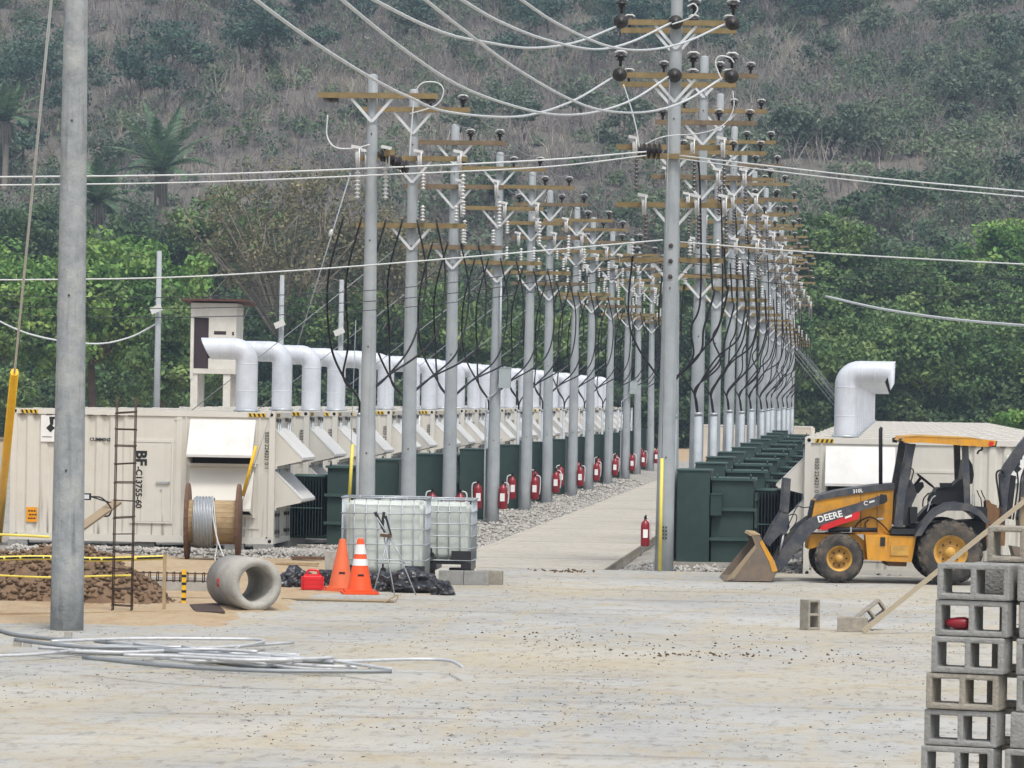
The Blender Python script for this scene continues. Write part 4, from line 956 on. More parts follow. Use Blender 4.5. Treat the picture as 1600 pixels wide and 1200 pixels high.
# ---- overhead wires
def wire(label, pts, r=.014, material='wire_pale', cat='wire', group=None, n=8):
    b = MB(); b.tube(pts, r, n=6); return tag(b.build('overhead_wire', material), label, cat, group)
for nm, q, dz, rows in (('left', (-.93, .37, 1.05), -.05, LP), ('upper right', (-.92, .36, 1.06), -.07, RP), ('lower right', (-.92, .36, 1.06), -1.15, RP)):
    for j, qq in enumerate(q):
        pts = []
        rr = rows[1:] if nm == 'left' else rows
        for a, c in zip(rr[:-1], rr[1:]):
            pts += sag((a[1]+qq, a[2]-.17, a[3]+dz), (c[1]+qq, c[2]-.17, c[3]+dz), .22, 6)[:-1]
        pts.append(Vector((rr[-1][1]+qq, rr[-1][2]-.17, rr[-1][3]+dz)))
        wire(f'{["left", "middle", "right"][j]} conductor strung along the {nm} pole tops'.replace('upper right pole tops', 'right row upper crossarms').replace('lower right pole tops', 'right row lower crossarms').replace('left pole tops', 'left row upper crossarms'), pts, .011, 'wire_steel', 'wire', 'conductors along the rows')
def path3(ps): return arc([at(*p) for p in ps], 10)
W = [
 ('upper left white cable swooping from the tall pole to the top edge', [(962,42,80.2),(900,66,73),(830,75,66),(760,66,60),(690,50,54),(585,0,47),(400,-110,40)]),
 ('upper middle white cable swooping from the tall pole to the top edge', [(1048,36,80.2),(985,66,75),(930,77,70),(860,64,64),(790,38,58),(722,0,52),(520,-130,42)]),
 ('upper right white cable swooping from the tall pole to the top edge', [(1132,38,80.2),(1070,66,76),(1010,78,72),(950,72,67),(880,42,61),(815,0,55),(640,-130,44)]),
 ('lower left white cable crossing in front of the first left pole top', [(956,122,80.2),(890,160,74),(810,182,68),(700,175,62),(640,152,58.5),(584,124,55),(500,72,51),(400,0,46),(250,-120,40)]),
 ('lower middle white cable swooping up left to the top edge', [(1044,120,80.2),(990,155,76),(930,175,72),(868,179,68),(800,165,63),(720,135,58),(640,84,53),(535,0,47),(400,-120,41)]),
 ('lower right white cable swooping up left to the top edge', [(1128,122,80.2),(1070,158,77),(1010,175,74),(940,172,69),(880,150,65),(800,103,59),(735,55,54),(665,0,50),(520,-120,43)]),
]
for lab, ps in W: wire(lab, path3(ps), .021, 'wire_pale', 'wire', 'white cables from the tall pole')
wire('upper of two parallel pale wires crossing the whole picture at mid height', path3([(-60,277,78.4),(300,273,78.6),(600,262,78.8),(850,250,79.4),(1010,237,79.9)]), .018)
wire('lower of two parallel pale wires crossing the whole picture at mid height', path3([(-60,290,78.4),(300,285,78.6),(600,273,78.8),(850,261,79.4),(1010,243,79.9)]), .016)
wire('upper pale wire running right from the tall pole over the hillside', path3([(1062,243,80.1),(1200,259,79),(1400,281,78),(1660,304,77)]), .016)
wire('second pale wire running right just below the upper one', path3([(1062,248,80.1),(1200,266,79),(1400,289,78),(1660,313,77)]), .014)
wire('pale wire sagging from the left edge up to the tall pole in the middle', path3([(-60,438,78.0),(250,434,78.2),(500,420,78.6),(750,400,79.2),(1036,375,80.1)]), .016)
wire('pale wire running right from the middle of the tall pole', path3([(1062,378,80.1),(1250,393,79),(1450,405,78),(1660,416,77)]), .016)
for j, (y0, y1, y2) in enumerate(((455, 392, 440), (472, 408, 462), (486, 424, 480))):
    wire(f'{["upper", "middle", "lower"][j]} thin dark wire from the left edge to the tall pole', path3([(-60,y0+6,78),(250,y0+10,78.2),(560,y0,78.7),(800,(y0+y1)/2+6,79.4),(1036,y1,80.1)]), .009, 'wire_dark', 'wire', 'thin dark wires')
    wire(f'{["upper", "middle", "lower"][j]} thin dark wire running right from the tall pole', path3([(1062,y1+2,80.1),(1250,y1+22,79),(1660,y2,77)]), .009, 'wire_dark', 'wire', 'thin dark wires')
wire('thick pale cable pair leaving the far pole row toward the right edge', path3([(1290,463,150),(1380,483,140),(1500,500,130),(1660,513,120)]), .045)
wire('drooping cable between the left edge and the thin lamp pole', path3([(-60,470,148),(40,520,149),(140,537,149.5),(200,528,150),(246,505,150)]), .035, 'wire_pale')
wire('white jumper loop hanging from the first left pole arm', path3([(512,180,79.1),(511,212,79.1),(524,230,79.0),(552,232,79),(578,226,79)]), .016)
wire('white jumper curling over the second left pole top', path3([(640,245,86),(643,200,86),(648,150,86),(660,130,86),(685,130,86),(693,145,86),(680,165,86),(640,178,86)]), .016)
wire('white jumper dropping from the tall pole lower arm to the insulator cluster', path3([(974,132,80.0),(985,165,80),(994,200,80),(999,230,80)]), .014)
wire('white jumper looping from the right end of the tall pole lower arm', path3([(1145,142,80.2),(1146,170,80.2),(1130,195,80.2),(1095,208,80.2),(1040,213,80.2),(1008,225,80.2)]), .012)
wire('white jumper hoop on the right end of the tall pole lower arm', path3([(1128,126,79.9),(1118,100,79.9),(1124,88,79.9),(1140,90,79.9),(1147,98,79.9)]), .016)
wire('white jumper hoop on the upper arm of the tall pole', path3([(1050,38,79.9),(1078,28,79.9),(1090,15,79.9),(1084,6,79.9),(1074,10,79.9)]), .016)

# ---- meter boxes and fire extinguishers on the left poles
for k, lab in ((3, 'grey meter box with conduit on the fourth left pole'), (9, 'grey meter box with conduit on the tenth left pole')):
    p, x, y, h = LP[k]; t = thing('meter_box', lab, 'meter box', (x+.28, y-.18, 3.55))
    b = MB(); b.box(-.15, .15, -.1, .1, 0, .52); b.build('box', 'box_grey', t)
    b = MB(); b.box(-.165, .165, -.112, .112, .52, .54); b.build('lid', 'galv', t)
    b = MB(); b.tube(arc([(-.15, .05, .1), (-.22, .05, -.1), (-.45, .0, -.3), (-.48, 0, -.6), (-.48, 0, -3.4)], 5), .022, 6); b.build('conduit', 'galv', t)
    b = MB(); b.cyl((-.14, .0, .4), (-.14, .0, 2.8), .03, n=8); b.build('service_pipe', 'galv', t)
def ext_proto():
    t = thing('fire_extinguisher', '', 'extinguisher')
    b = MB(); b.lathe([(0, 0), (.085, 0), (.095, .03), (.095, .44), (.08, .51), (.035, .55), (.03, .58), (0, .58)], n=14); b.build('cylinder', 'ext_red', t)
    b = MB(); b.bar((0,0,.58), (0,0,.64), .05, .05); b.bar((0,.02,.63), (0,-.12,.66), .025, .03); b.build('valve', 'decal_black', t)
    b = MB(); b.tube(arc([(.02,0,.61), (.12,-.02,.56), (.125,-.02,.3), (.11,-.02,.12)], 5), .015, 6); b.build('hose', 'porcelain_light', t)
    b = MB(); b.prism([(-.055, .18), (.045, .18), (.045, .36), (-.055, .36)], lambda a, c, w_: (a, w_, c), -.096, -.084); b.build('data_plate', 'decal_white', t)
    b = MB(); b.box(-.02, .02, .08, .14, .2, .26); b.build('bracket', 'galv', t); return t
ex0 = ext_proto(); used = False
for k in range(2, 12):
    p, x, y, h = LP[k]
    for s_, nm in ((-1, 'left'), (1, 'right')):
        e = copy_tree(ex0) if used else ex0; used = True
        e.location = (x+(.275 if s_ > 0 else -.36), y-(.12 if s_ > 0 else .3), .44); e.rotation_euler = (0, 0, 0 if s_ > 0 else math.radians(10))
        e.scale = (1.18*s_, 1.18, 1.12)
        e['label'] = f'red fire extinguisher hung on the {nm} side of the {ORD[k]} left pole'; e['group'] = 'fire extinguishers on the left poles'
e = copy_tree(ex0); e.location = (-4.05, 80.35, .48); e.scale = (.9, .9, .9); e['label'] = 'red fire extinguisher hung on the left side of the tall front right pole'; e['group'] = 'fire extinguisher on the right'

# ---- far poles, watchtower, boundary wall
for (px, py, Y, lab, lamp) in ((249, 392, 150, 'thin pale lamp pole in front of the bright green tree', 485), (441, 430, 165, 'thin pale lamp pole right of the watchtower', 508), (534, 437, 165, 'thin pale lamp pole just left of the first left pole', 520)):
    p = at(px, py, Y); t = thing('lamp_pole', lab, 'lamp pole', (p.x, Y, 0), 0., 'thin lamp poles behind the containers')
    b = MB(); b.cyl((0,0,-.3), (0,0,p.z), .14, .09, 12); b.build('shaft', 'pole_concrete', t)
    q = at(px, lamp, Y).z; b = MB(); b.bar((-.22, -.3, q-.05), (.16, -.3, q+.12), .24, .1, (0,1,0)); b.build('lamp_head', 'hood_white', t)
    b = MB(); b.cyl((0,0,q), (0,-.3,q), .02, n=6); b.build('bracket', 'galv', t)
def tower():
    t = thing('watchtower', 'white block watchtower on legs with a brown sheet roof, above the left containers', 'watchtower', (-21.85, 140, 0)); x0, x1 = -.78, .78
    b = MB()                                              # front wall around an open doorway
    b.box(x0, x0+.11, 0, .12, 3.75, 6.35); b.box(x0+.50+.12, x1, 0, .12, 4.12, 6.35); b.box(x0+.11, x0+.62, 0, .12, 5.85, 6.35)
    b.box(x0, x1, 1.5, 1.62, 4.12, 6.35); b.box(x1-.12, x1, .12, 1.5, 4.12, 6.35); b.box(x0, x0+.11, .12, 1.5, 4.12, 6.35); b.build('wall', 'tower_wall', t)
    b = MB(); b.box(x0+.11, x1+.0, -.02, 1.6, 3.95, 4.118); b.build('floor_slab', 'tower_wall', t)
    b = MB(); b.box(x0+.12, x0+.61, .06, .09, 4.12, 5.84); b.build('door', 'tower_dark', t)
    b = MB(); b.box(x0+.80, x0+1.22, -.004, .02, 5.28, 5.40); b.build('slot_window', 'tower_dark', t)
    b = MB(); b.box(x1-.14, x1-.07, -.004, .02, 5.26, 5.38); b.build('light_switch', 'tower_dark', t)
    for x in (x0+.02, x1-.42): 
        b = MB(); b.box(x, x+.24, .02, .26, -.2, 3.949); b.build('leg', 'tower_wall', t)
        b = MB(); b.box(x, x+.24, 1.3, 1.54, -.2, 3.949); b.build('leg', 'tower_wall', t)
    b = MB(); b.prism([(-.35, 6.42), (2.0, 6.30), (2.0, 6.36), (-.35, 6.48)], lambda a, c, w_: (w_, a, c), x0-.28, x1+.42); b.build('roof', 'tower_roof', t)
tower()
wl = thing('boundary_wall', 'low cream block wall at the far end between the pole rows', 'wall', (-8, 262, 0))
b = MB(); b.box(-1.9, 5.2, 0, .2, -.3, 1.75); b.build('wall_panel', 'wall_block', wl)
b = MB(); b.box(-1.95, 5.25, -.03, .23, 1.75, 1.84); b.build('coping', 'hood_white', wl)
for k in range(5):
    b = MB(); b.box(-1.9+1.75*k, -1.65+1.75*k, -.06, 0, -.3, 1.75); b.build('pier', 'tower_wall', wl)
# ================================================================== BACKHOE LOADER
def loader():
    o0 = gd(1312.2, 911.5, 0); t = thing('backhoe_loader', 'yellow and dark grey backhoe loader parked with its bucket on the ground, facing left', 'loader', (o0.x, o0.y-.1, 0.002), math.radians(4.5))
    S = 267.
    def q(zx, zy):
        x, z = (zx-607)/S, (1172-zy)/S; return (x-.017*z, max(z+.017*x*.6, 0.003))
    def pr(name, poly, y0, y1, m, par=t):
        b = MB(); b.prism([q(*p) for p in poly], lambda a, c, w_: (a, w_, c), y0, y1); return b.build(name, m, par)
    def rod(name, a, b_, y, r, m, par=t, n=10):
        b = MB(); (x0, z0), (x1, z1) = q(*a), q(*b_); b.cyl((x0, y, z0), (x1, y, z1), r, n=n); return b.build(name, m, par)
    def hose(name, ps, y, r, m='jd_black', par=t):
        b = MB(); b.tube(arc([(q(*p)[0], y, q(*p)[1]) for p in ps], 6), r, 6); return b.build(name, m, par)
    def wheel(c, R_, w_, y0, nl):
        cx, cz = q(*c)[0], R_
        h = bpy.data.objects.new('wheel', None); COL.objects.link(h); h.parent = t; h.location = (cx, y0, cz); CHL.setdefault(t.name, []).append(h)
        b = MB(); ri = R_*.52
        b.lathe([(ri, .02), (R_*.62, .0), (R_*.84, .01), (R_*.93, .04), (R_*.945, w_*.5), (R_*.93, w_-.04), (R_*.84, w_-.01), (R_*.62, w_), (ri, w_-.02)], (0,0,0), 'y', 40)
        for k in range(nl):
            for sd in (0, 1):
                a = 2*math.pi*(k+.5*sd)/nl; a2 = a+.9*2*math.pi/nl
                P0 = lambda r_, an, yy: Vector((r_*math.sin(an), yy, r_*math.cos(an)))
                ya, yb = (.015, w_*.54) if sd == 0 else (w_-.015, w_*.46); dw = .35*2*math.pi/nl
                v = [P0(R_*.90, a, ya), P0(R_*.90, a+dw, ya), P0(R_*.92, a2+dw, yb), P0(R_*.92, a2, yb), P0(R_*.985, a+.01, ya+(.02 if sd == 0 else -.02)), P0(R_*.985, a+dw-.01, ya+(.02 if sd == 0 else -.02)), P0(R_, a2+dw-.01, yb), P0(R_, a2+.01, yb)]
                b.add(v, [(0,1,2,3), (4,5,6,7), (0,1,5,4), (1,2,6,5), (2,3,7,6), (3,0,4,7)])
        b.build('tyre', 'tyre', h)
        b = MB(); b.lathe([(0, .13), (R_*.17, .13), (R_*.19, .06), (R_*.22, .14), (R_*.40, .16), (R_*.46, .06), (R_*.53, .025), (R_*.555, .03), (R_*.55, .06)], (0,0,0), 'y', 28)
        b.lathe([(R_*.55, w_-.06), (R_*.5, w_-.05), (R_*.2, w_*.5), (0, w_*.5)], (0,0,0), 'y', 28); b.build('rim', 'rim_yellow', h)
        b = MB(); b.lathe([(0, .045), (R_*.15, .05), (R_*.18, .08), (R_*.18, .14)], (0,0,0), 'y', 18); b.build('hub', 'rim_yellow', h)
        b = MB()
        for k in range(8):
            a = k*math.pi/4; b.lathe([(0, .115), (.018, .115), (.018, .15)], (R_*.3*math.sin(a), 0, R_*.3*math.cos(a)), 'y', 6)
        b.build('lug_nuts', 'decal_faint', h)
    wheel((607, 1052), .455, .30, .06, 18); wheel((607, 1052), .455, .30, 1.62, 18)
    wheel((1150, 1010), .605, .44, -.02, 20); wheel((1150, 1010), .605, .44, 1.56, 20)
    # chassis
    pr('front_frame', [(470, 935), (700, 935), (760, 985), (745, 1060), (720, 1062), (650, 1000), (560, 985), (462, 1010), (465, 960)], .5, 1.5, 'jd_yellow')
    pr('tool_box', [(735, 935), (845, 935), (838, 1062), (745, 1058)], .1, .55, 'jd_yellow')
    pr('step_box', [(848, 938), (985, 940), (962, 1068), (838, 1064)], .16, 1.8, 'jd_yellow')
    pr('step_tread', [(860, 985), (950, 985), (945, 1035), (858, 1035)], .14, .158, 'rim_yellow')
    pr('latch', [(808, 945), (832, 945), (830, 988), (806, 988)], .085, .1, 'jd_black')
    pr('belly_plate', [(845, 1068), (943, 1070), (940, 1090), (850, 1088)], .3, 1.6, 'wood_red')
    rod('front_axle', (607, 1052), (607, 1052.5), .5, .05, 'jd_yellow')
    b = MB(); b.box(-.1, .1, .3, 1.7, .36, .54); b.build('axle_beam', 'jd_yellow', t)
    x_, z_ = q(1150, 1010); b = MB(); b.box(x_-.14, x_+.14, .35, 1.6, z_-.14, z_+.14); b.build('axle_beam', 'jd_yellow', t)
    pr('rear_frame', [(960, 880), (1330, 860), (1340, 1010), (1240, 1040), (980, 1040)], .52, 1.48, 'jd_black')
    # bonnet
    pr('bonnet', [(483, 842), (498, 768), (520, 752), (600, 735), (885, 695), (872, 935), (700, 935), (590, 900), (500, 905), (470, 935), (468, 900)], .55, 1.45, 'jd_yellow')
    pr('bonnet_top', [(497, 772), (518, 745), (600, 722), (800, 690), (892, 684), (889, 712), (800, 722), (600, 752), (520, 768)], .52, 1.48, 'jd_dark')
    pr('grille', [(470, 935), (482, 842), (497, 772), (490, 772), (474, 842), (462, 930)], .6, 1.4, 'jd_black')
    for zx in (720, 800):
        pr('panel_seam', [(zx, 740), (zx+3, 740), (zx+3, 930), (zx, 930)], .545, .552, 'decal_faint')
    b = MB(); (x0, z0), (x1, z1) = q(825, 695), q(825, 418); b.tube([(x0, .8, z0), (x1, .8, z1), (x1+.02, .8, z1+.04)], [.036, .036, .03], 12); b.build('exhaust_stack', 'jd_black', t)
    put('lettering', text_mesh('310L', .095, 'decal_white', .002), t, (q(682, 733)[0], .515, q(682, 733)[1]), (math.pi/2, math.radians(-7), 0))
    # loader arms on both sides
    arm_poly = [(845, 742), (848, 770), (830, 782), (690, 828), (520, 892), (470, 935), (420, 1000), (330, 1112), (300, 1118), (288, 1095), (330, 1010), (420, 892), (470, 855), (560, 822), (700, 782), (825, 738)]
    for y0, y1 in ((.34, .46), (1.54, 1.66)): pr('loader_arm', arm_poly, y0, y1, 'jd_dark')
    pr('arm_pivot', [(812, 735), (842, 738), (848, 762), (835, 780), (812, 775)], .315, .338, 'jd_black')
    pr('red_decal', [(508, 912), (530, 888), (640, 848), (712, 818), (708, 856), (600, 892), (540, 915)], .32, .338, 'jd_red')
    put('lettering', text_mesh('DEERE', .165, 'decal_white', .004), t, (q(508, 878)[0], .332, q(508, 878)[1]), (math.pi/2, math.radians(-15.5), 0))
    b = MB(); cx, cz = q(743, 780); n = 14
    b.add([(cx+r_*math.cos(a), .333, cz+r_*math.sin(a)) for r_ in (.028, .042) for a in [math.radians(40+280*i/n) for i in range(n+1)]], [(i, i+1, n+2+i, n+1+i) for i in range(n)]); b.build('ring_emblem', 'decal_white', t)
    pr('emblem_bar', [(758, 772), (784, 764), (785, 773), (759, 781)], .333, .338, 'galv_bright')
    pr('decal_bar', [(638, 848), (672, 836), (673, 846), (640, 858)], .312, .319, 'decal_white')
    for y in (.4, 1.6):
        rod('lift_cylinder', (560, 912), (800, 912), y, .045, 'jd_black'); rod('lift_rod', (510, 914), (560, 912), y, .026, 'galv_bright')
        pr('cylinder_band', [(665, 898), (673, 898), (673, 926), (665, 926)], y-.05, y+.05, 'galv')
    hose('hydraulic_hose', [(690, 900), (720, 868), (770, 850), (820, 880), (862, 925)], .5, .014)
    hose('hydraulic_hose', [(745, 900), (742, 880), (760, 862)], .52, .012)
    for p in ([(800, 855), (832, 853), (832, 862), (800, 864)],): pr('data_plate', p, .542, .549, 'decal_white')
    # bucket linkage: bell crank and tilt cylinder
    for y in (.62, 1.38):
        pr('tilt_cylinder', [(347, 662), (378, 664), (372, 760), (366, 832), (334, 826), (340, 740)], y-.05, y+.05, 'jd_dark')
        pr('bell_crank', [(334, 826), (366, 832), (372, 905), (352, 940), (330, 935), (300, 965), (272, 1000), (250, 972), (285, 905)], y-.035, y+.035, 'jd_dark')
    rod('tilt_rod', (350, 900), (322, 1040), .62, .02, 'galv_bright')
    hose('hydraulic_hose', [(360, 905), (385, 850), (410, 800), (440, 806), (485, 800)], .58, .011); hose('hydraulic_hose', [(372, 920), (402, 880), (405, 845), (385, 840), (360, 848)], .6, .011); hose('hydraulic_hose', [(330, 930), (320, 1000), (315, 1040)], .56, .01)
    pr('cross_tube', [(352, 1000), (372, 1000), (372, 1022), (352, 1022)], .46, 1.54, 'jd_dark')
    # bucket
    prof = [(42, 1163), (275, 1165), (302, 1112), (290, 1070), (215, 938), (172, 940), (182, 950), (208, 958), (262, 1060), (274, 1100), (258, 1146), (60, 1156)]
    bk = pr('bucket', prof, -.02, 2.02, 'bucket_steel')
    side = [(46, 1162), (272, 1163), (298, 1112), (288, 1070), (213, 942), (176, 944), (192, 985)]
    for y0, y1 in ((-.045, -.021), (2.021, 2.045)): pr('side_plate', side, y0, y1, 'bucket_steel', bk)
    pr('edge_strip', [(302, 1112), (288, 1066), (226, 962), (214, 975), (262, 1070), (276, 1118)], -.055, -.046, 'jd_yellow', bk)
    pr('side_cutter', [(46, 1163), (192, 985), (200, 1000), (90, 1150)], -.053, -.046, 'wood_grey', bk)
    pr('top_lip', [(168, 942), (176, 930), (218, 934), (216, 945)], -.02, 2.02, 'wood_tan', bk)
    # operator station
    pr('floor_plate', [(865, 905), (985, 905), (982, 930), (860, 930)], .12, 1.9, 'jd_black')
    for y0, y1 in ((.2, .32), (1.7, 1.82)):
        pr('front_post', [(938, 485), (985, 488), (970, 560), (958, 640), (940, 700), (925, 800), (920, 895), (878, 892), (892, 740), (915, 620), (925, 560)], y0, y1, 'jd_dark')
        pr('rear_post', [(1212, 492), (1242, 494), (1250, 700), (1252, 782), (1222, 780), (1216, 640)], y0, y1, 'jd_dark')
    pr('dash_cowl', [(925, 700), (958, 655), (985, 690), (1000, 735), (975, 790), (965, 890), (900, 895), (905, 790)], .6, 1.4, 'jd_dark')
    pr('side_window_bar', [(925, 570), (900, 640), (905, 650), (932, 590)], .19, .21, 'jd_black')
    pr('canopy', [(910, 470), (930, 450), (1010, 448), (1230, 455), (1375, 468), (1368, 492), (1330, 500), (1225, 494), (1010, 480), (935, 482)], .05, 1.95, 'jd_yellow')
    pr('canopy_trim', [(930, 452), (1008, 444), (1240, 452), (1300, 458), (1236, 458), (1010, 451)], .04, 1.96, 'rim_yellow')
    for p in ([(904, 462), (924, 460), (926, 486), (904, 484)], [(1362, 472), (1384, 470), (1378, 498), (1358, 500)]):
        for y in (.2, 1.6): pr('work_light', p, y, y+.16, 'jd_black')
    pr('tail_lamp', [(1340, 472), (1362, 474), (1358, 494), (1338, 492)], .03, .05, 'jd_red')
    hose('canopy_hook', [(1310, 500), (1312, 512), (1296, 520), (1288, 535)], .3, .02)
    b = MB(); (x0, z0), (x1, z1) = q(985, 712), q(1030, 655); b.cyl((x0, 1.0, z0), (x1, 1.0, z1), .028, n=8); b.build('steering_column', 'jd_black', t)
    b = MB(); c = Vector((q(1052, 672)[0], 1.0, q(1052, 672)[1])); ax = Vector((-.62, 0, -.78)); u = Vector((0,1,0)); v_ = ax.cross(u); ring = [c + (u*math.cos(a)+v_*math.sin(a))*.19 for a in [k*2*math.pi/20 for k in range(21)]]
    b.tube(ring, .017, 6); b.cyl(c-u*.18, c+u*.18, .014, n=6); b.build('steering_wheel', 'jd_black', t)
    pr('console', [(985, 712), (1012, 682), (1036, 678), (1040, 700), (1010, 735)], .8, 1.2, 'jd_black')
    pr('seat_base', [(1070, 770), (1080, 735), (1110, 718), (1240, 728), (1250, 785), (1090, 785)], .55, 1.45, 'jd_black')
    pr('seat_cushion', [(1088, 735), (1100, 706), (1180, 698), (1240, 712), (1240, 735)], .65, 1.35, 'jd_black')
    pr('arm_rest', [(1112, 680), (1172, 680), (1170, 700), (1115, 702)], .55, .68, 'jd_black')
    pr('seat_back', [(1172, 700), (1200, 672), (1222, 660), (1235, 570), (1255, 556), (1275, 590), (1282, 640), (1275, 682), (1246, 690), (1240, 720)], .65, 1.35, 'jd_black')
    for p in ((1060, 730), (1085, 725)): hose('control_lever', [(p[0]-30, 800), (p[0]-25, 760), (p[0], p[1])], .7, .014)
    hose('grab_rail', [(950, 700), (968, 640), (970, 615), (955, 605)], .15, .014); hose('grab_rail', [(1040, 820), (1060, 760), (1080, 740)], .2, .013, 'galv')
    pr('battery_box', [(958, 800), (995, 798), (994, 870), (960, 880)], .3, .7, 'jd_black')
    # fenders
    fen = [(972, 940), (1005, 880), (1070, 806), (1130, 774), (1180, 770), (1250, 780), (1300, 815), (1345, 868), (1318, 872), (1285, 838), (1235, 812), (1130, 812), (1080, 835), (1040, 880), (1005, 935)]
    for y0, y1 in ((-.04, .52), (1.48, 2.04)): pr('fender', fen, y0, y1, 'jd_dark')
    # backhoe end
    for zx in (1272, 1284): rod('control_lever', (zx, 735), (zx, 800), .6, .008, 'galv')
    for zx in (1300, 1320): hose('control_lever', [(zx-2, 715), (zx+8, 740), (zx+18, 760), (zx+22, 800)], .7, .011)
    pr('valve_bank', [(1270, 795), (1345, 800), (1345, 860), (1290, 850)], .55, 1.4, 'jd_black')
    pr('swing_post', [(1345, 770), (1362, 765), (1372, 780), (1400, 790), (1405, 1000), (1345, 1005)], .8, 1.2, 'swing_brown')
    pr('swing_casting', [(1400, 800), (1430, 810), (1445, 900), (1440, 990), (1400, 990)], .86, 1.14, 'swing_brown')
    pr('backhoe_boom', [(1405, 880), (1440, 885), (1455, 760), (1470, 640), (1560, 500), (1640, 395), (1610, 370), (1510, 490), (1440, 590), (1415, 640), (1425, 760)], .86, 1.14, 'jd_dark')
    pr('dipper', [(1600, 370), (1650, 380), (1600, 600), (1540, 860), (1500, 850), (1545, 600)], .9, 1.1, 'jd_dark')
    pr('boom_cylinder', [(1475, 640), (1500, 645), (1475, 860), (1450, 855)], .95, 1.05, 'jd_black')
    hose('hydraulic_hose', [(1418, 790), (1408, 720), (1398, 650), (1404, 622), (1430, 618), (1440, 640)], .84, .02); hose('hydraulic_hose', [(1425, 800), (1416, 730), (1412, 670), (1420, 645), (1445, 640)], .8, .016)
    hose('hydraulic_hose', [(1480, 860), (1495, 760), (1505, 680), (1500, 620)], .83, .018); hose('hydraulic_hose', [(1500, 860), (1512, 760), (1520, 660), (1540, 600)], .83, .018)
    pr('stabiliser_leg', [(1350, 880), (1378, 880), (1372, 1160), (1350, 1160)], .25, .42, 'jd_dark'); pr('stabiliser_pad', [(1330, 1158), (1392, 1158), (1392, 1168), (1330, 1168)], .2, .5, 'jd_dark')
    pr('backhoe_bucket', [(1505, 850), (1560, 860), (1590, 960), (1560, 1060), (1490, 1060), (1470, 990), (1530, 1000), (1540, 930), (1510, 900)], .7, 1.3, 'bucket_steel')
loader()

# ================================================================== CONCRETE BLOCKS
def block_mesh(L=.395, D=.19, Hh=.19, material='cmu'):
    xs = [0, .034, L/2-.016, L/2+.016, L-.034, L]; zs = [0, .03, Hh-.03, Hh]
    b = MB(); V = {}
    def vid(i, k, y): 
        key = (i, k, y)
        if key not in V: V[key] = len(b.v); b.v.append((xs[i], y, zs[k]))
        return V[key]
    F_ = []
    for i in range(5):
        for k in range(3):
            hole = k == 1 and i in (1, 3)
            if not hole:
                F_.append((vid(i,k,0), vid(i+1,k,0), vid(i+1,k+1,0), vid(i,k+1,0))); F_.append((vid(i,k+1,D), vid(i+1,k+1,D), vid(i+1,k,D), vid(i,k,D)))
            else:
                c = [(i,k), (i+1,k), (i+1,k+1), (i,k+1)]
                for j in range(4): p, q_ = c[j], c[(j+1) % 4]; F_.append((vid(*p,0), vid(*p,D), vid(*q_,D), vid(*q_,0)))
    for i in range(5):
        F_.append((vid(i,0,D), vid(i+1,0,D), vid(i+1,0,0), vid(i,0,0))); F_.append((vid(i,3,0), vid(i+1,3,0), vid(i+1,3,D), vid(i,3,D)))
    for k in range(3):
        F_.append((vid(0,k,0), vid(0,k+1,0), vid(0,k+1,D), vid(0,k,D))); F_.append((vid(5,k,D), vid(5,k+1,D), vid(5,k+1,0), vid(5,k,0)))
    b.f = F_; b.sm = [False]*len(F_); me = b.mesh('concrete_block', material)
    bm = bmesh.new(); bm.from_mesh(me)
    ed = [e for e in bm.edges if len(e.link_faces) == 2 and e.calc_face_angle(0) > .5]
    bmesh.ops.bevel(bm, geom=ed, offset=.009, segments=2, affect='EDGES', profile=.6); bm.to_mesh(me); bm.free(); return me
BLK = block_mesh(); BLKW = block_mesh(material='cmu_warm')
def blk(label, loc, rot=(0,0,0), me=None, group='hollow concrete blocks'):
    return tag(put('concrete_block', me or BLK, None, loc, rot), label, 'block', group)
YB = 22.0; A0 = at(1463, 937, YB); PIT = .1935; RZ = math.radians(-17)
E1 = Vector((math.cos(RZ), math.sin(RZ), 0)); E2 = Vector((-math.sin(RZ), math.cos(RZ), 0))
def stk(a, bq, z): v = Vector((A0.x, YB+.1, 0)) + E1*a + E2*bq; v.z = z; return v
px_m = F_PX/YB
xs_px = [1464, 1461, 1457, 1449, 1446, 1443, 1444, 1446, 1443, 1445, 1442, 1444]
for k in range(12):
    a_ = (xs_px[k]-1463)/px_m; z = A0.z - PIT*k
    blk(f'{ORD[k]} block from the top of the front left column of the right hand block stack', stk(a_, .01*math.sin(k*2), z), (0, 0, RZ+.03*math.sin(k*3.1)), BLKW if k == 3 else BLK)
z_base = A0.z - PIT*11
for k in range(12):                                    # right column, some blocks turned to show their solid shell
    z = A0.z - PIT*k; solid = k in (0, 4, 8); da = [.425, .44, .425, .43, .40, .385, .40, .42, .40, .41, .40, .42][k]; db = .05 if k < 5 else .0
    lab = f'{ORD[k]} block from the top of the right column at the picture edge'
    if solid: blk(lab, stk(da, db, z+.19), (math.radians(-90), 0, RZ))
    else: blk(lab, stk(da, db, z), (0, 0, RZ+.03*math.sin(k*2.2)))
for k in range(12):                                    # rear row seen through the cells
    z = A0.z - PIT*k
    if k == 0: blk('solid faced block lying behind the top left block of the stack', stk(.13, .26, z+.19), (math.radians(-90), 0, RZ))
    else: blk(f'{ORD[k]} block down in the rear row behind the front left column', stk([.0, .26, .22, .20, .21, .17, .2, .19, .21, .18, .2, .17][k], .30+.02*math.sin(k), z), (0, 0, RZ+.05*math.sin(k*1.7)), BLKW)
blk('single block set on top of the stack, highest of all', stk(.20, .27, A0.z+PIT+.001), (0, 0, RZ+.04), BLKW)
blk('top block at the right picture edge beside the highest block', stk(.62, .30, A0.z+PIT+.001), (0, 0, RZ-.03))
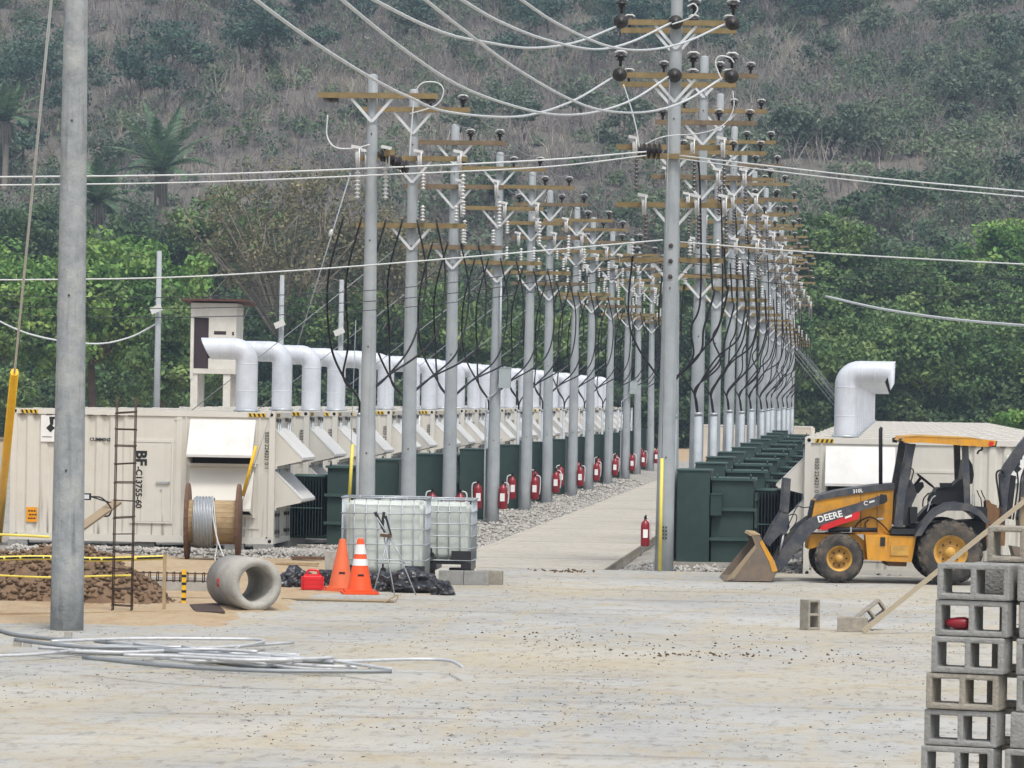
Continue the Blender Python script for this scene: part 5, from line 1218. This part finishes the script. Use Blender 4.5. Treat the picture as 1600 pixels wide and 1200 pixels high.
pl = thing('pallet', 'wooden pallet under the right hand stack of concrete blocks', 'pallet', stk(-.05, -.08, 0), RZ)
for k in range(3):
    b = MB(); b.box(-.1, 1.2, .05+.3*k, .15+.3*k, 0, z_base-.022); b.build('bearer', 'wood_grey', pl)
for k in range(7):
    b = MB(); b.box(-.12+.19*k, .02+.19*k, 0, .8, z_base-.02, z_base-.001); b.build('deck_board', 'wood_grey', pl)
b = MB(); b.tube([(0,0,0), (.02,0,.0), (.06,.0,.0), (.10,.01,0), (.125,.01,0), (.13,.01,0)], [.012, .024, .032, .034, .026, .01], 12)
rb_ = b.build('red_bottle', 'ext_red', None, stk(.04, .06, A0.z-PIT+.066)); rb_.rotation_euler = (0, 0, RZ); tag(rb_, 'small dark red bottle lying inside a cell of the second block', 'bottle')
# loose blocks on the yard
p = gd(1258, 984); s_ = Matrix.Rotation(0, 4, 'Z')
BIG = 1.12
def blk_s(label, loc, rot): o = blk(label, loc, rot, BLKW, 'loose blocks on the yard'); o.scale = (BIG,)*3; return o
blk_s('block standing on end by itself on the yard left of the leaning timber', (p.x+.215, p.y, .0), (0, math.radians(-90), math.radians(38)))
p = gd(1308, 987); blk_s('block lying flat on the yard nearest the foot of the leaning timber', (p.x+.0, p.y+.21, 0), (math.radians(90), 0, 0))
p = gd(1348, 985); blk_s('tilted block leaning on the flat block at the foot of the timber', (p.x+.03, p.y+.02, .02), (math.radians(0), math.radians(-38), math.radians(12)))
a_, c_ = gd(1348, 987, .03), at(1592, 790, 60.4)
b = MB(); e_ = c_ + (c_-a_)*.06; b.bar(a_, e_, .062, .062); b.build('leaning_timber', 'wood_pale'); tag(bpy.data.objects['leaning_timber'], 'long pale timber leaning up to the right across the loader', 'timber')
post = MB(); post.box(-.06, .06, -.06, .06, 0, c_.z+.12); tag(post.build('prop_post', 'wood_grey', None, (c_.x+.09, c_.y+.12, 0)), 'wooden post holding the upper end of the leaning timber at the picture edge', 'post')
p = at(683, 915, 72.6); q_ = gd(745, 913)
for lab, pp, dx in (('grey block under the left front of the right plastic tank', p, 0), ('grey block under the right front corner of the right plastic tank', p, .44)):
    o = blk(lab, (pp.x+dx, pp.y+.25+dx*.1, 0), (0, 0, .05), None, 'blocks by the plastic tanks'); o.rotation_euler = (math.radians(90), 0, .05); o.scale = (1.1, 1.3, 1.1); o.location.y += .1
    o.location.z = 0
o = blk('lone grey block on the path edge right of the plastic tanks', (q_.x, q_.y+.2, 0), (math.radians(90), 0, -.03), BLKW, 'blocks by the plastic tanks'); o.scale = (1.15, 1.3, 1.1)

# ================================================================== PLASTIC TANKS
def ibc(label, x, y, z, rz, W_=1.50, D_=1.25, Hh=1.36):
    t = thing('plastic_tank', label, 'liquid tank', (x, y, z), rz, 'caged plastic tanks')
    b = MB(); b.box(.06, W_-.06, .06, D_-.06, .16, Hh-.07); me = b.mesh('bottle', 'ibc_plastic')
    bm = bmesh.new(); bm.from_mesh(me); bmesh.ops.subdivide_edges(bm, edges=bm.edges[:], cuts=7, use_grid_fill=True)
    for v in bm.verts:
        n_ = fbm(v.co.x*2.2, v.co.y*2.2, v.co.z*2.2+z, 3)*.022; c = Vector((W_/2, D_/2, Hh/2)); dd = (v.co-c); v.co += dd.normalized()*n_
    bmesh.ops.bevel(bm, geom=[e for e in bm.edges if len(e.link_faces) == 2 and e.calc_face_angle(0) > 1.], offset=.06, segments=3, affect='EDGES'); bm.to_mesh(me); bm.free()
    me.polygons.foreach_set('use_smooth', [True]*len(me.polygons)); bo = put('bottle', me, t)
    b = MB(); b.lathe([(0, 0), (.1, 0), (.1, .05), (0, .06)], (W_/2, D_/2, Hh-.07), 'z', 14); b.build('filler_cap', 'ibc_plastic', bo)
    bv = MB(); bv.cyl((0,0,.155), (0,0,Hh), .011, n=6); vme = bv.mesh('cage_bar', 'galv')
    for i in range(8):
        for yy in (.0, D_): put('cage_bar', vme, t, (W_*i/7, yy, 0))
    for i in range(1, 6):
        for xx in (0, W_): put('cage_bar', vme, t, (xx, D_*i/6, 0))
    for k in range(6):
        zz = .17 + (Hh-.18)*k/5; r = .018 if k == 5 else .012
        b = MB(); loop = [(-.012,-.012,zz), (W_+.012,-.012,zz), (W_+.012,D_+.012,zz), (-.012,D_+.012,zz), (-.012,-.012,zz)]
        for a, c in zip(loop[:-1], loop[1:]): b.cyl(a, c, r, n=6)
        b.build('cage_ring', 'galv', t)
    b = MB()
    for xx in (.0, W_/2-.09, W_-.18): b.box(xx, xx+.18, .0, D_, 0, .10)
    b.box(0, W_, 0, D_, .10, .135); b.build('pallet_base', 'black_plastic', t)
    for g0, g1 in ((W_*.75, W_), (.04, .24)): b = MB(); b.box(g0, g1, -.02, .02, .16, .34); b.build('corner_guard', 'black_plastic', t)
    b = MB(); b.cyl((W_/2, .06, .26), (W_/2, -.08, .26), .05, n=10); b.bar((W_/2, -.06, .26), (W_/2, -.06, .38), .03, .04); b.build('valve', 'black_plastic', t)
    return t
p = at(533, 917, 71.6); ibc('nearer caged white plastic tank standing behind the orange cones', p.x, 71.6, .02, math.radians(2.0), 1.45, 1.15, 1.52)
p = at(737, 890, 73.0); ibc('farther caged white plastic tank raised on grey blocks, half hidden by the nearer tank', p.x-1.42, 73.05, .245, math.radians(1.0), 1.40, 1.15, 1.25)
for k in range(2):
    o = blk(f'grey block under the rear {["left", "right"][k]} corner of the farther plastic tank', (p.x-1.2+.7*k, 74.2, 0), (math.radians(90), 0, 0), None, 'blocks by the plastic tanks'); o.scale = (1.1, 1.3, 1.1)

# ================================================================== CONES, CAN, BAGS
def cone(label, px, py, m, bands, h=.92, lean=0.):
    p = gd(px, py); t = thing('traffic_cone', label, 'traffic cone', (p.x, p.y, 0.004), .2, 'traffic cones'); t.rotation_euler = (0, lean, .2)
    b = MB(); b.box(-.30, .30, -.30, .30, 0, .035); b.box(-.26, .26, -.26, .26, .035, .07); b.build('base', m, t)
    b = MB(); b.lathe([(.215, .07), (.2, .1), (.055, h-.02), (.045, h), (0, h)], n=22); b.build('body', m, t)
    R_ = lambda z: .2-(.145)*(z-.1)/(h-.12)
    for z0, z1 in bands:
        b = MB(); b.lathe([(R_(z0)+.003, z0), (R_(z1)+.003, z1)], n=22); b.build('reflective_band', 'decal_white', t)
    b = MB(); b.box(-.05, .05, -.003, .0, 0, .03); o = b.build('scuff_mark', 'decal_black', t); o.location = (0, -R_(.3)-.004, .3)
cone('clean orange traffic cone with two white bands', 562, 928, 'cone_orange', ((.47, .58), (.66, .82)))
cone('faded orange traffic cone without bands, behind the banded one', 532, 924, 'cone_faded', (), .88, math.radians(1.5))
p = gd(488, 925); t = thing('fuel_can', 'red plastic fuel can beside the orange cones', 'fuel can', (p.x, p.y, 0), .15)
b = MB(); b.box(-.19, .19, -.12, .12, 0, .30); me = b.mesh('body', 'can_red'); bm = bmesh.new(); bm.from_mesh(me); bmesh.ops.bevel(bm, geom=bm.edges[:], offset=.045, segments=3, affect='EDGES'); bm.to_mesh(me); bm.free(); put('body', me, t)
b = MB(); b.tube(arc([(-.09,0,.29), (-.07,0,.36), (.07,0,.36), (.11,0,.29)], 5), .02, 8); b.build('handle', 'can_red', t)
b = MB(); b.cyl((.14,0,.29), (.14,0,.34), .03, n=10); b.build('cap', 'black_plastic', t)
b = MB()
for k in range(3): b.box(-.16, .16, -.126, -.119, .07+.07*k, .085+.07*k)
b.build('moulded_ribs', 'can_red', t)
def bag(label, px, py, rx, ry, rz_, seed, dz=0.):
    p = gd(px, py); bm = bmesh.new(); bmesh.ops.create_icosphere(bm, subdivisions=5, radius=1.)
    for v in bm.verts:
        u = v.co.copy(); r = 1 + .34*fbm(u.x*1.2+seed, u.y*1.2, u.z*1.2, 2); ridge = abs(nz(u.x*1.8+seed, u.y*1.8, u.z*1.8)); r *= 1-.42*ridge; r *= 1-.10*abs(nz(u.x*5+seed, u.y*5, u.z*5))
        v.co = Vector((u.x*rx*r, u.y*ry*r, max(-.12, (u.z*r*.75+.5)*rz_*.85 - .1)))
    me = bpy.data.meshes.new('black_bag'); bm.to_mesh(me); bm.free(); me.materials.append(MATS['black_plastic'])
    return tag(put('black_bag', me, None, (p.x, p.y+.15, .06+dz)), label, 'plastic bag', 'black plastic bags')
bag('crumpled black plastic bag left of the red fuel can', 458, 922, .30, .3, .42, 1.); bag('black plastic sheet bundle between the fuel can and the cones', 515, 918, .34, .3, .34, 5.)
bag('black plastic bundle directly right of the orange cones', 600, 924, .40, .35, .36, 9.); bag('large crumpled black plastic bag below the nearer tank', 645, 926, .46, .4, .42, 13.)
bag('small tied black bag at the right end of the rubbish', 690, 930, .22, .22, .28, 17.)
# folding frame leaning on the tank
p0 = gd(612, 932); t = thing('folding_frame', 'thin folded metal frame with black straps leaning against the nearer tank', 'frame', (p0.x, p0.y+.5, 0)); Y0 = p0.y+.55; o = Vector(t.location)
def rel(px, py, Y): return at(px, py, Y)-o
for a, c in (((607, 838), (584, 925)), ((600, 838), (617, 932)), ((612, 838), (650, 930)), ((607, 838), (632, 880)), ((583, 800), (604, 832)), ((598, 802), (608, 834)), ((585, 880), (640, 880))):
    b = MB(); b.cyl(rel(*a, Y0-.3), rel(*c, Y0-.45), .011, n=6); b.build('rod', 'galv', t)
for a, c in (((586, 800), (602, 832)), ((600, 800), (597, 826)), ((602, 806), (610, 836))):
    b = MB(); b.bar(rel(*a, Y0-.34), rel(*c, Y0-.34), .05, .015, (0,1,0)); b.build('strap', 'black_plastic', t)
b = MB(); b.bar(rel(594, 836, Y0-.35), rel(612, 838, Y0-.35), .05, .05); b.build('hinge_block', 'wood_red', t)
b = MB(); b.tube([gd(440, 936, .02), gd(530, 938, .02), gd(616, 940, .02)], .022, 6); tag(b.build('ground_rod', 'wood_grey'), 'long thin rod lying on the slab in front of the cones', 'rod')
b = MB(); b.tube(arc([gd(600, 941, .02), gd(612, 934, .08), gd(622, 930, .12), gd(618, 940, .02)], 5), .012, 6); tag(b.build('rope_end', 'wood_tan'), 'frayed rope end at the tip of the thin rod', 'rope')

# ================================================================== PIPE, SPOOL, REBAR, SOIL PILE
p = gd(400, 955); t = thing('concrete_pipe', 'short wide concrete pipe lying on the soil with its open end to the camera', 'pipe', (p.x, p.y, 0), math.radians(-152))
R_, ri, L_ = .405, .275, 1.15
b = MB(); b.lathe([(ri, 0), (R_, 0), (R_+.0, L_), (ri, L_), (ri, 0)], (0, 0, R_), 'y', 40); pm = b.build('pipe_body', 'cast_concrete', t)
for o in (pm,): o.location = (0, -L_, 0)
b = MB(); b.lathe([(.03, 0), (.07, 0), (.07, .004), (.03, .004)], (0,0,0), 'x', 12); o = b.build('red_paint_mark', 'jd_red', t); o.location = (R_-.004, -.62, R_-.0)
def spool():
    p = gd(332, 876); t = thing('cable_spool', 'large wooden cable spool wound with grey wire in front of the nearest container', 'spool', (p.x, p.y, 0), math.radians(5)); Rf, Rd, Ls = .76, .43, 1.0
    for x in (-Ls/2, Ls/2):
        fl = bpy.data.objects.new('flange', None); COL.objects.link(fl); fl.parent = t; fl.location = (x, 0, Rf)
        n = 9
        for k in range(n):                                 # boards of the round flange
            z0, z1 = -Rf+2*Rf*k/n+.004, -Rf+2*Rf*(k+1)/n-.004; w0 = math.sqrt(max(.0004, Rf*Rf-z0*z0)); w1 = math.sqrt(max(.0004, Rf*Rf-z1*z1))
            b = MB(); b.prism([(-w0, z0), (w0, z0), (w1, z1), (-w1, z1)], lambda a, c, w_: (w_, a, c), -.025-.004*(k % 2), .03); b.build('board', 'wood_red', fl)
        b = MB(); b.lathe([(.05, -.032), (Rf*.98, -.032), (Rf*.98, .034), (.05, .034)], (0,0,0), 'x', 40); b.build('flange_rim', 'wood_red', fl)
    for k in range(26):
        a = 2*math.pi*k/26; b = MB(); w_ = 2*math.pi*Rd/26*.46; c, s = math.cos(a), math.sin(a)
        b.prism([(-w_, Rd-.02), (w_, Rd-.02), (w_*1.04, Rd), (-w_*1.04, Rd)], lambda u, r_, x: (x, u*c+r_*s, Rf+(-u*s+r_*c)), -Ls/2+.03, Ls/2-.03); b.build('drum_stave', 'wood_tan', t)
    for k in range(13):
        b = MB(); r = Rd+.045+.02*(k % 2); x = -Ls/2+.14+.03*k; b.tube([(x+.004*math.sin(5*a), r*math.sin(a), Rf+r*math.cos(a)) for a in [i*2*math.pi/36 for i in range(37)]], .017, 6, False); b.build('wire_turn', 'galv', t)
    b = MB(); b.tube(arc([(-.02, -.1, Rf+Rd+.05), (.0, -Rd*.9, Rf+.25), (.12, -Rd-.15, Rf-.3), (.3, -.75, .03)], 8), .016, 6); b.build('rope_tail', 'wire_pale', t)
    b = MB(); b.tube(arc([(.0, -.1, Rf+Rd+.05), (.05, -Rd*.95, Rf+.2), (.12, -Rd-.1, Rf-.4), (.1, -.7, .03), (.3, -.8, .03)], 8), .012, 6); b.build('rope_tail', 'wire_pale', t)
spool()
# upright reinforcement cage and the one lying behind it
def rebar_cage(label, loc, L_, w_, n, up=True, rz=0., step=.24, r=.010):
    t = thing('rebar_cage', label, 'rebar cage', loc, rz); 
    f = (lambda a, c, h: (a, c, h)) if up else (lambda a, c, h: (h, a, c+w_/2))
    b = MB(); b.cyl(f(0,0,0), f(0,0,L_), r, n=6); me = b.mesh('long_bar', 'rust_steel')
    for a in (-w_/2, w_/2):
        for c in (-w_/2, w_/2):
            loc_ = f(a, c, 0) if up else (0, a, c); put('long_bar', me, t, loc_)
    b = MB(); q = w_/2+.012; lp = [(-q,-q), (q,-q), (q,q), (-q,q), (-q,-q)]
    for (a0, c0), (a1, c1) in zip(lp[:-1], lp[1:]): b.cyl(f(a0, c0, 0.02*a0), f(a1, c1, .02*a1+.0), .009, n=6)
    sm = b.mesh('stirrup', 'rust_steel'); k = int(L_/step)
    for i in range(k):
        h = .12+step*i+.015*math.sin(i*5); o = put('stirrup', sm, t, (0,0,h) if up else (h,0,0)); o.rotation_euler = (.05*math.sin(i*3), .06*math.cos(i*2), 0) if up else (0, 0, .04*math.sin(i*3))
    return t
p = gd(191, 948, .1); tt = rebar_cage('tall rusty rebar cage standing upright like a ladder by the soil pile', (p.x, p.y, .0), 3.22, .28, 12, True, .1, .262)
tt.rotation_euler = (0, math.radians(.2), .1)
p = gd(212, 906, .3); rebar_cage('long rebar cage lying flat behind the upright one', (p.x, p.y, .30), 1.5, .12, 10, False, .0, .12, .008)
b = MB(); p = gd(207, 925, 0); b.box(0, 1.25, 0, .3, 0, .24); tag(b.build('concrete_beam', 'cast_concrete', None, (p.x, p.y, .02)), 'grey precast concrete beam lying behind the soil pile', 'beam')
# soil pile
def pile():
    c = at(52, 955, 63.2); cx, cy = c.x, 64.6
    h = lambda x, y: max(0, 1-((x-cx)/1.9)**2-((y-cy)/1.5)**2)
    zf = lambda x, y: -.02 + .74*h(x, y)**.75*(1+.35*fbm(x*1.6, y*1.6, 4.)) + (.07*fbm(x*5, y*5, 1., 3) if h(x, y) > 0 else 0)
    o = sheet('soil_pile', cx-2.1, cx+2.1, cy-1.7, cy+1.7, .07, .07, zf, 'soil_clod', None); tag(o, 'heap of brown lumpy soil behind the caution tape on the left', 'soil heap')
    pts = []
    while len(pts) < 1500:
        x, y = random.uniform(cx-2.1, cx+2.1), random.uniform(cy-1.6, cy+1.4)
        if h(x, y) <= 0 and random.random() > .25: continue
        pts.append((x, y, zf(x, y)+.01))
    stones('soil_lumps', pts[:1100], .03, .085, 'soil_clod', None, o); stones('soil_lumps', pts[1100:], .03, .075, 'clod_brown', None, o)
pile()
# stakes, tape, boards and lamp round the excavation
def stake(label, px, y0, y1, m='wood_tan', w_=.045, cat='stake'):
    p = gd(px, y1); tp_ = at(px+1, y0, p.y); t = thing('stake', label, cat, (p.x, p.y, 0)); b = MB(); b.box(-w_/2, w_/2, -w_/2, w_/2, -.1, tp_.z); b.build('shaft', m, t); return t, p.y
stake('thin wooden stake holding the caution tape at its right end', 256, 866, 956)
t, yy = stake('short yellow and black banded marker stake left of the concrete pipe', 287, 890, 944, 'guard_yellow', .06)
for k in range(4):
    b = MB(); b.box(-.033, .033, -.033, .033, .06+.12*k, .10+.12*k); b.build('black_band', 'decal_black', t)
def ribbon(name, label, ps, hgt, m, cat, Y=None, marks=False):
    pts = arc([at(*p) for p in ps], 8); b = MB(); vs = []; n = len(pts)
    for i, p in enumerate(pts): vs += [p - Vector((0,0,hgt/2)), p + Vector((0, .006*math.sin(i*.9), hgt/2))]
    b.add(vs, [(2*i, 2*i+2, 2*i+3, 2*i+1) for i in range(n-1)], True); me = b.mesh(name, m, False); o = put(name, me); md = o.modifiers.new('solid', 'SOLIDIFY'); md.thickness = .002
    tag(o, label, cat)
    if marks:
        b = MB()
        for i in range(0, n-1):
            a, c = pts[i], pts[i+1]
            for f in (.2, .7):
                if random.random() < .75: q_ = a.lerp(c, f); b.box(q_.x-.045, q_.x+.045, q_.y-.006, q_.y-.0035, q_.z-hgt*.22, q_.z+hgt*.2)
        b.build('tape_print', 'decal_black', o)['kind'] = 'stuff'
    return o
ribbon('caution_tape', 'yellow caution tape with dark print strung in front of the soil heap', [(-40, 874, 62.2), (60, 871, 62.2), (150, 874, 62.2), (256, 871, 62.15)], .07, 'guard_pale', 'tape', None, True)
ribbon('caution_tape', 'narrow twisted yellow tape below the printed one', [(-40, 897, 62.6), (70, 902, 62.6), (160, 900, 62.6), (205, 899, 62.5)], .03, 'guard_pale', 'tape')
ribbon('caution_tape', 'yellow tape band near the container base at the left edge', [(-40, 834, 79), (20, 836, 79), (78, 839, 79)], .05, 'guard_pale', 'tape')
b = MB(); b.bar(gd(-30, 961, .03), gd(256, 957, .03), .09, .05); tag(b.build('ground_board', 'wood_tan'), 'long pale board lying on the soil along the heap', 'board')
b = MB(); b.bar(at(-30, 936, 63.5), at(183, 784, 66.5), .17, .04, (0, -.5, 1)); tag(b.build('leaning_plank', 'wood_grey'), 'wide grey plank slanting up behind the near concrete pole', 'plank')
p = at(135, 776, 66.2); t = thing('floodlight', 'small black floodlight fixed near the upper end of the slanting plank', 'floodlight', p)
b = MB(); b.box(-.07, .07, -.03, .05, -.055, .055); b.build('housing', 'jd_black', t)
b = MB(); b.box(-.05, .05, -.036, -.0305, -.035, .035); b.build('lens', 'galv_bright', t)
b = MB(); b.tube(arc([(.07,0,0), (.18,0,0), (.25,.02,-.02), (.34,.04,-.1), (.40,.05,-.2), (.36,.05,-.3), (.26,.05,-.3), (.24,.05,-.22)], 6), .014, 6); b.build('cord', 'jd_black', t)
b = MB(); b.cyl((.07, .03, 0), (.42, .28, -.12), .012, n=6); b.build('stem', 'jd_black', t)
g0_ = gd(298, 955, .02); b = MB(); b.add([gd(296, 946, .03), gd(340, 944, .03), gd(352, 958, .03), gd(306, 957, .03)], [(0,1,2,3)]); me = b.mesh('steel_plate', 'rust_steel', False); o = put('steel_plate', me); o.modifiers.new('solid', 'SOLIDIFY').thickness = .02; tag(o, 'flat dark steel plate lying on the soil left of the concrete pipe', 'plate')
for lab, (x0, x1, y), m, hh in (('reddish plank on the soil behind the plastic bags', (455, 512, 878), 'wood_red', .08), ('pale plank on the soil in front of the reddish one', (430, 500, 886), 'wood_tan', .06), ('short brown board by the footing blocks', (470, 520, 868), 'wood_tan', .07)):
    b = MB(); a, c = gd(x0, y), gd(x1, y); b.box(0, c.x-a.x, 0, .22, 0.02, hh); tag(b.build('ground_plank', m, None, (a.x, a.y, 0.03)), lab, 'plank')
p = gd(507, 897); b = MB(); b.box(0, .34, 0, .3, 0, .42); b.box(.26, .3, -.006, 0, .12, .3); tag(b.build('beige_box', 'cast_concrete', None, (p.x, p.y, 0)), 'beige concrete junction box left of the nearer tank', 'box')
p = gd(385, 951); b = MB(); b.box(0, .12, 0, .09, 0, .05); tag(b.build('chock', 'wood_red', None, (p.x+.18, p.y-.12, 0)), 'small wooden chock under the concrete pipe', 'chock')
# cut lengths of aluminium cable
rc = random.Random(3)
cab = [[(-40,967),(10,988),(60,996),(120,1000)], [(-40,1026),(60,1022),(140,1014),(230,1010)]]
for k in range(20):
    x0 = rc.uniform(20, 330); L_ = rc.uniform(160, 330); y0 = 999 + (x0-20)*.055 + rc.uniform(-5, 16); x1 = min(x0+L_, 620); y1 = 999 + (x1-20)*.062 + rc.uniform(-5, 14)
    cab.append([(x0, y0), (x0+(x1-x0)*.3, y0+(y1-y0)*.3+rc.uniform(-4, 5)), (x0+(x1-x0)*.7, y0+(y1-y0)*.7+rc.uniform(-4, 5)), (x1, y1)])
cab.append([(80,1002),(200,998),(330,998),(400,999),(410,1003),(370,1011)]); cab.append([(420,1032),(540,1033),(640,1030),(700,1032),(724,1043)]); cab.append([(130,1027),(260,1040),(420,1048),(612,1049)]); cab.append([(345,1022),(400,1030),(440,1042),(520,1046)]); cab.append([(60,1012),(200,1016),(330,1012),(458,1004)])
for i, c in enumerate(cab):
    z = .03 + .045*(i % 5); b = MB(); pts = arc([gd(x, y, z) for x, y in c], 8); r = .021 if i % 3 else .026
    b.tube(pts, r, 7); tag(b.build('cable_length', 'alu_cable' if i % 3 else 'wire_steel'), 'loose length of pale aluminium cable in the tangle on the yard', 'cable', 'cut cable lengths on the yard')  # every third cable coloured darker to stand in for shaded gaps in the tangle
for (px, py) in ((20, 1010), (36, 1011), (100, 996)):
    p = gd(px, py, 0); b = MB(); b.box(0, .1, 0, .08, 0, .07); tag(b.build('rubble_piece', 'cast_concrete', None, p), 'small pale piece of rubble at the left end of the cable tangle', 'rubble', 'rubble by the cables')
g = gd(880, 893); pts = [(g.x+random.gauss(0, .25), g.y+random.gauss(0, .25), .01) for _ in range(60)]; stones('debris_line', pts, .015, .04, 'clod_brown', 'line of dark debris on the slab joint before the path')

# ================================================================== AIR
HAZE = 0.00032
if HAZE:
    b = MB(); b.box(-300, 300, -20, 700, -1.3, 104); hz = b.build('haze', 'void_black'); hz['kind'] = 'stuff'; hz['label'] = 'thin pale haze in the air'; hz['category'] = 'haze'
    hm = bpy.data.materials.new('haze'); hm.use_nodes = True; n = hm.node_tree.nodes; n.clear(); out = n.new('ShaderNodeOutputMaterial'); pv = n.new('ShaderNodeVolumePrincipled')
    pv.inputs['Density'].default_value = HAZE; pv.inputs['Color'].default_value = (.64, .81, 1.0, 1); pv.inputs['Anisotropy'].default_value = .2
    hm.node_tree.links.new(pv.outputs[0], out.inputs['Volume']); hz.data.materials.clear(); hz.data.materials.append(hm)
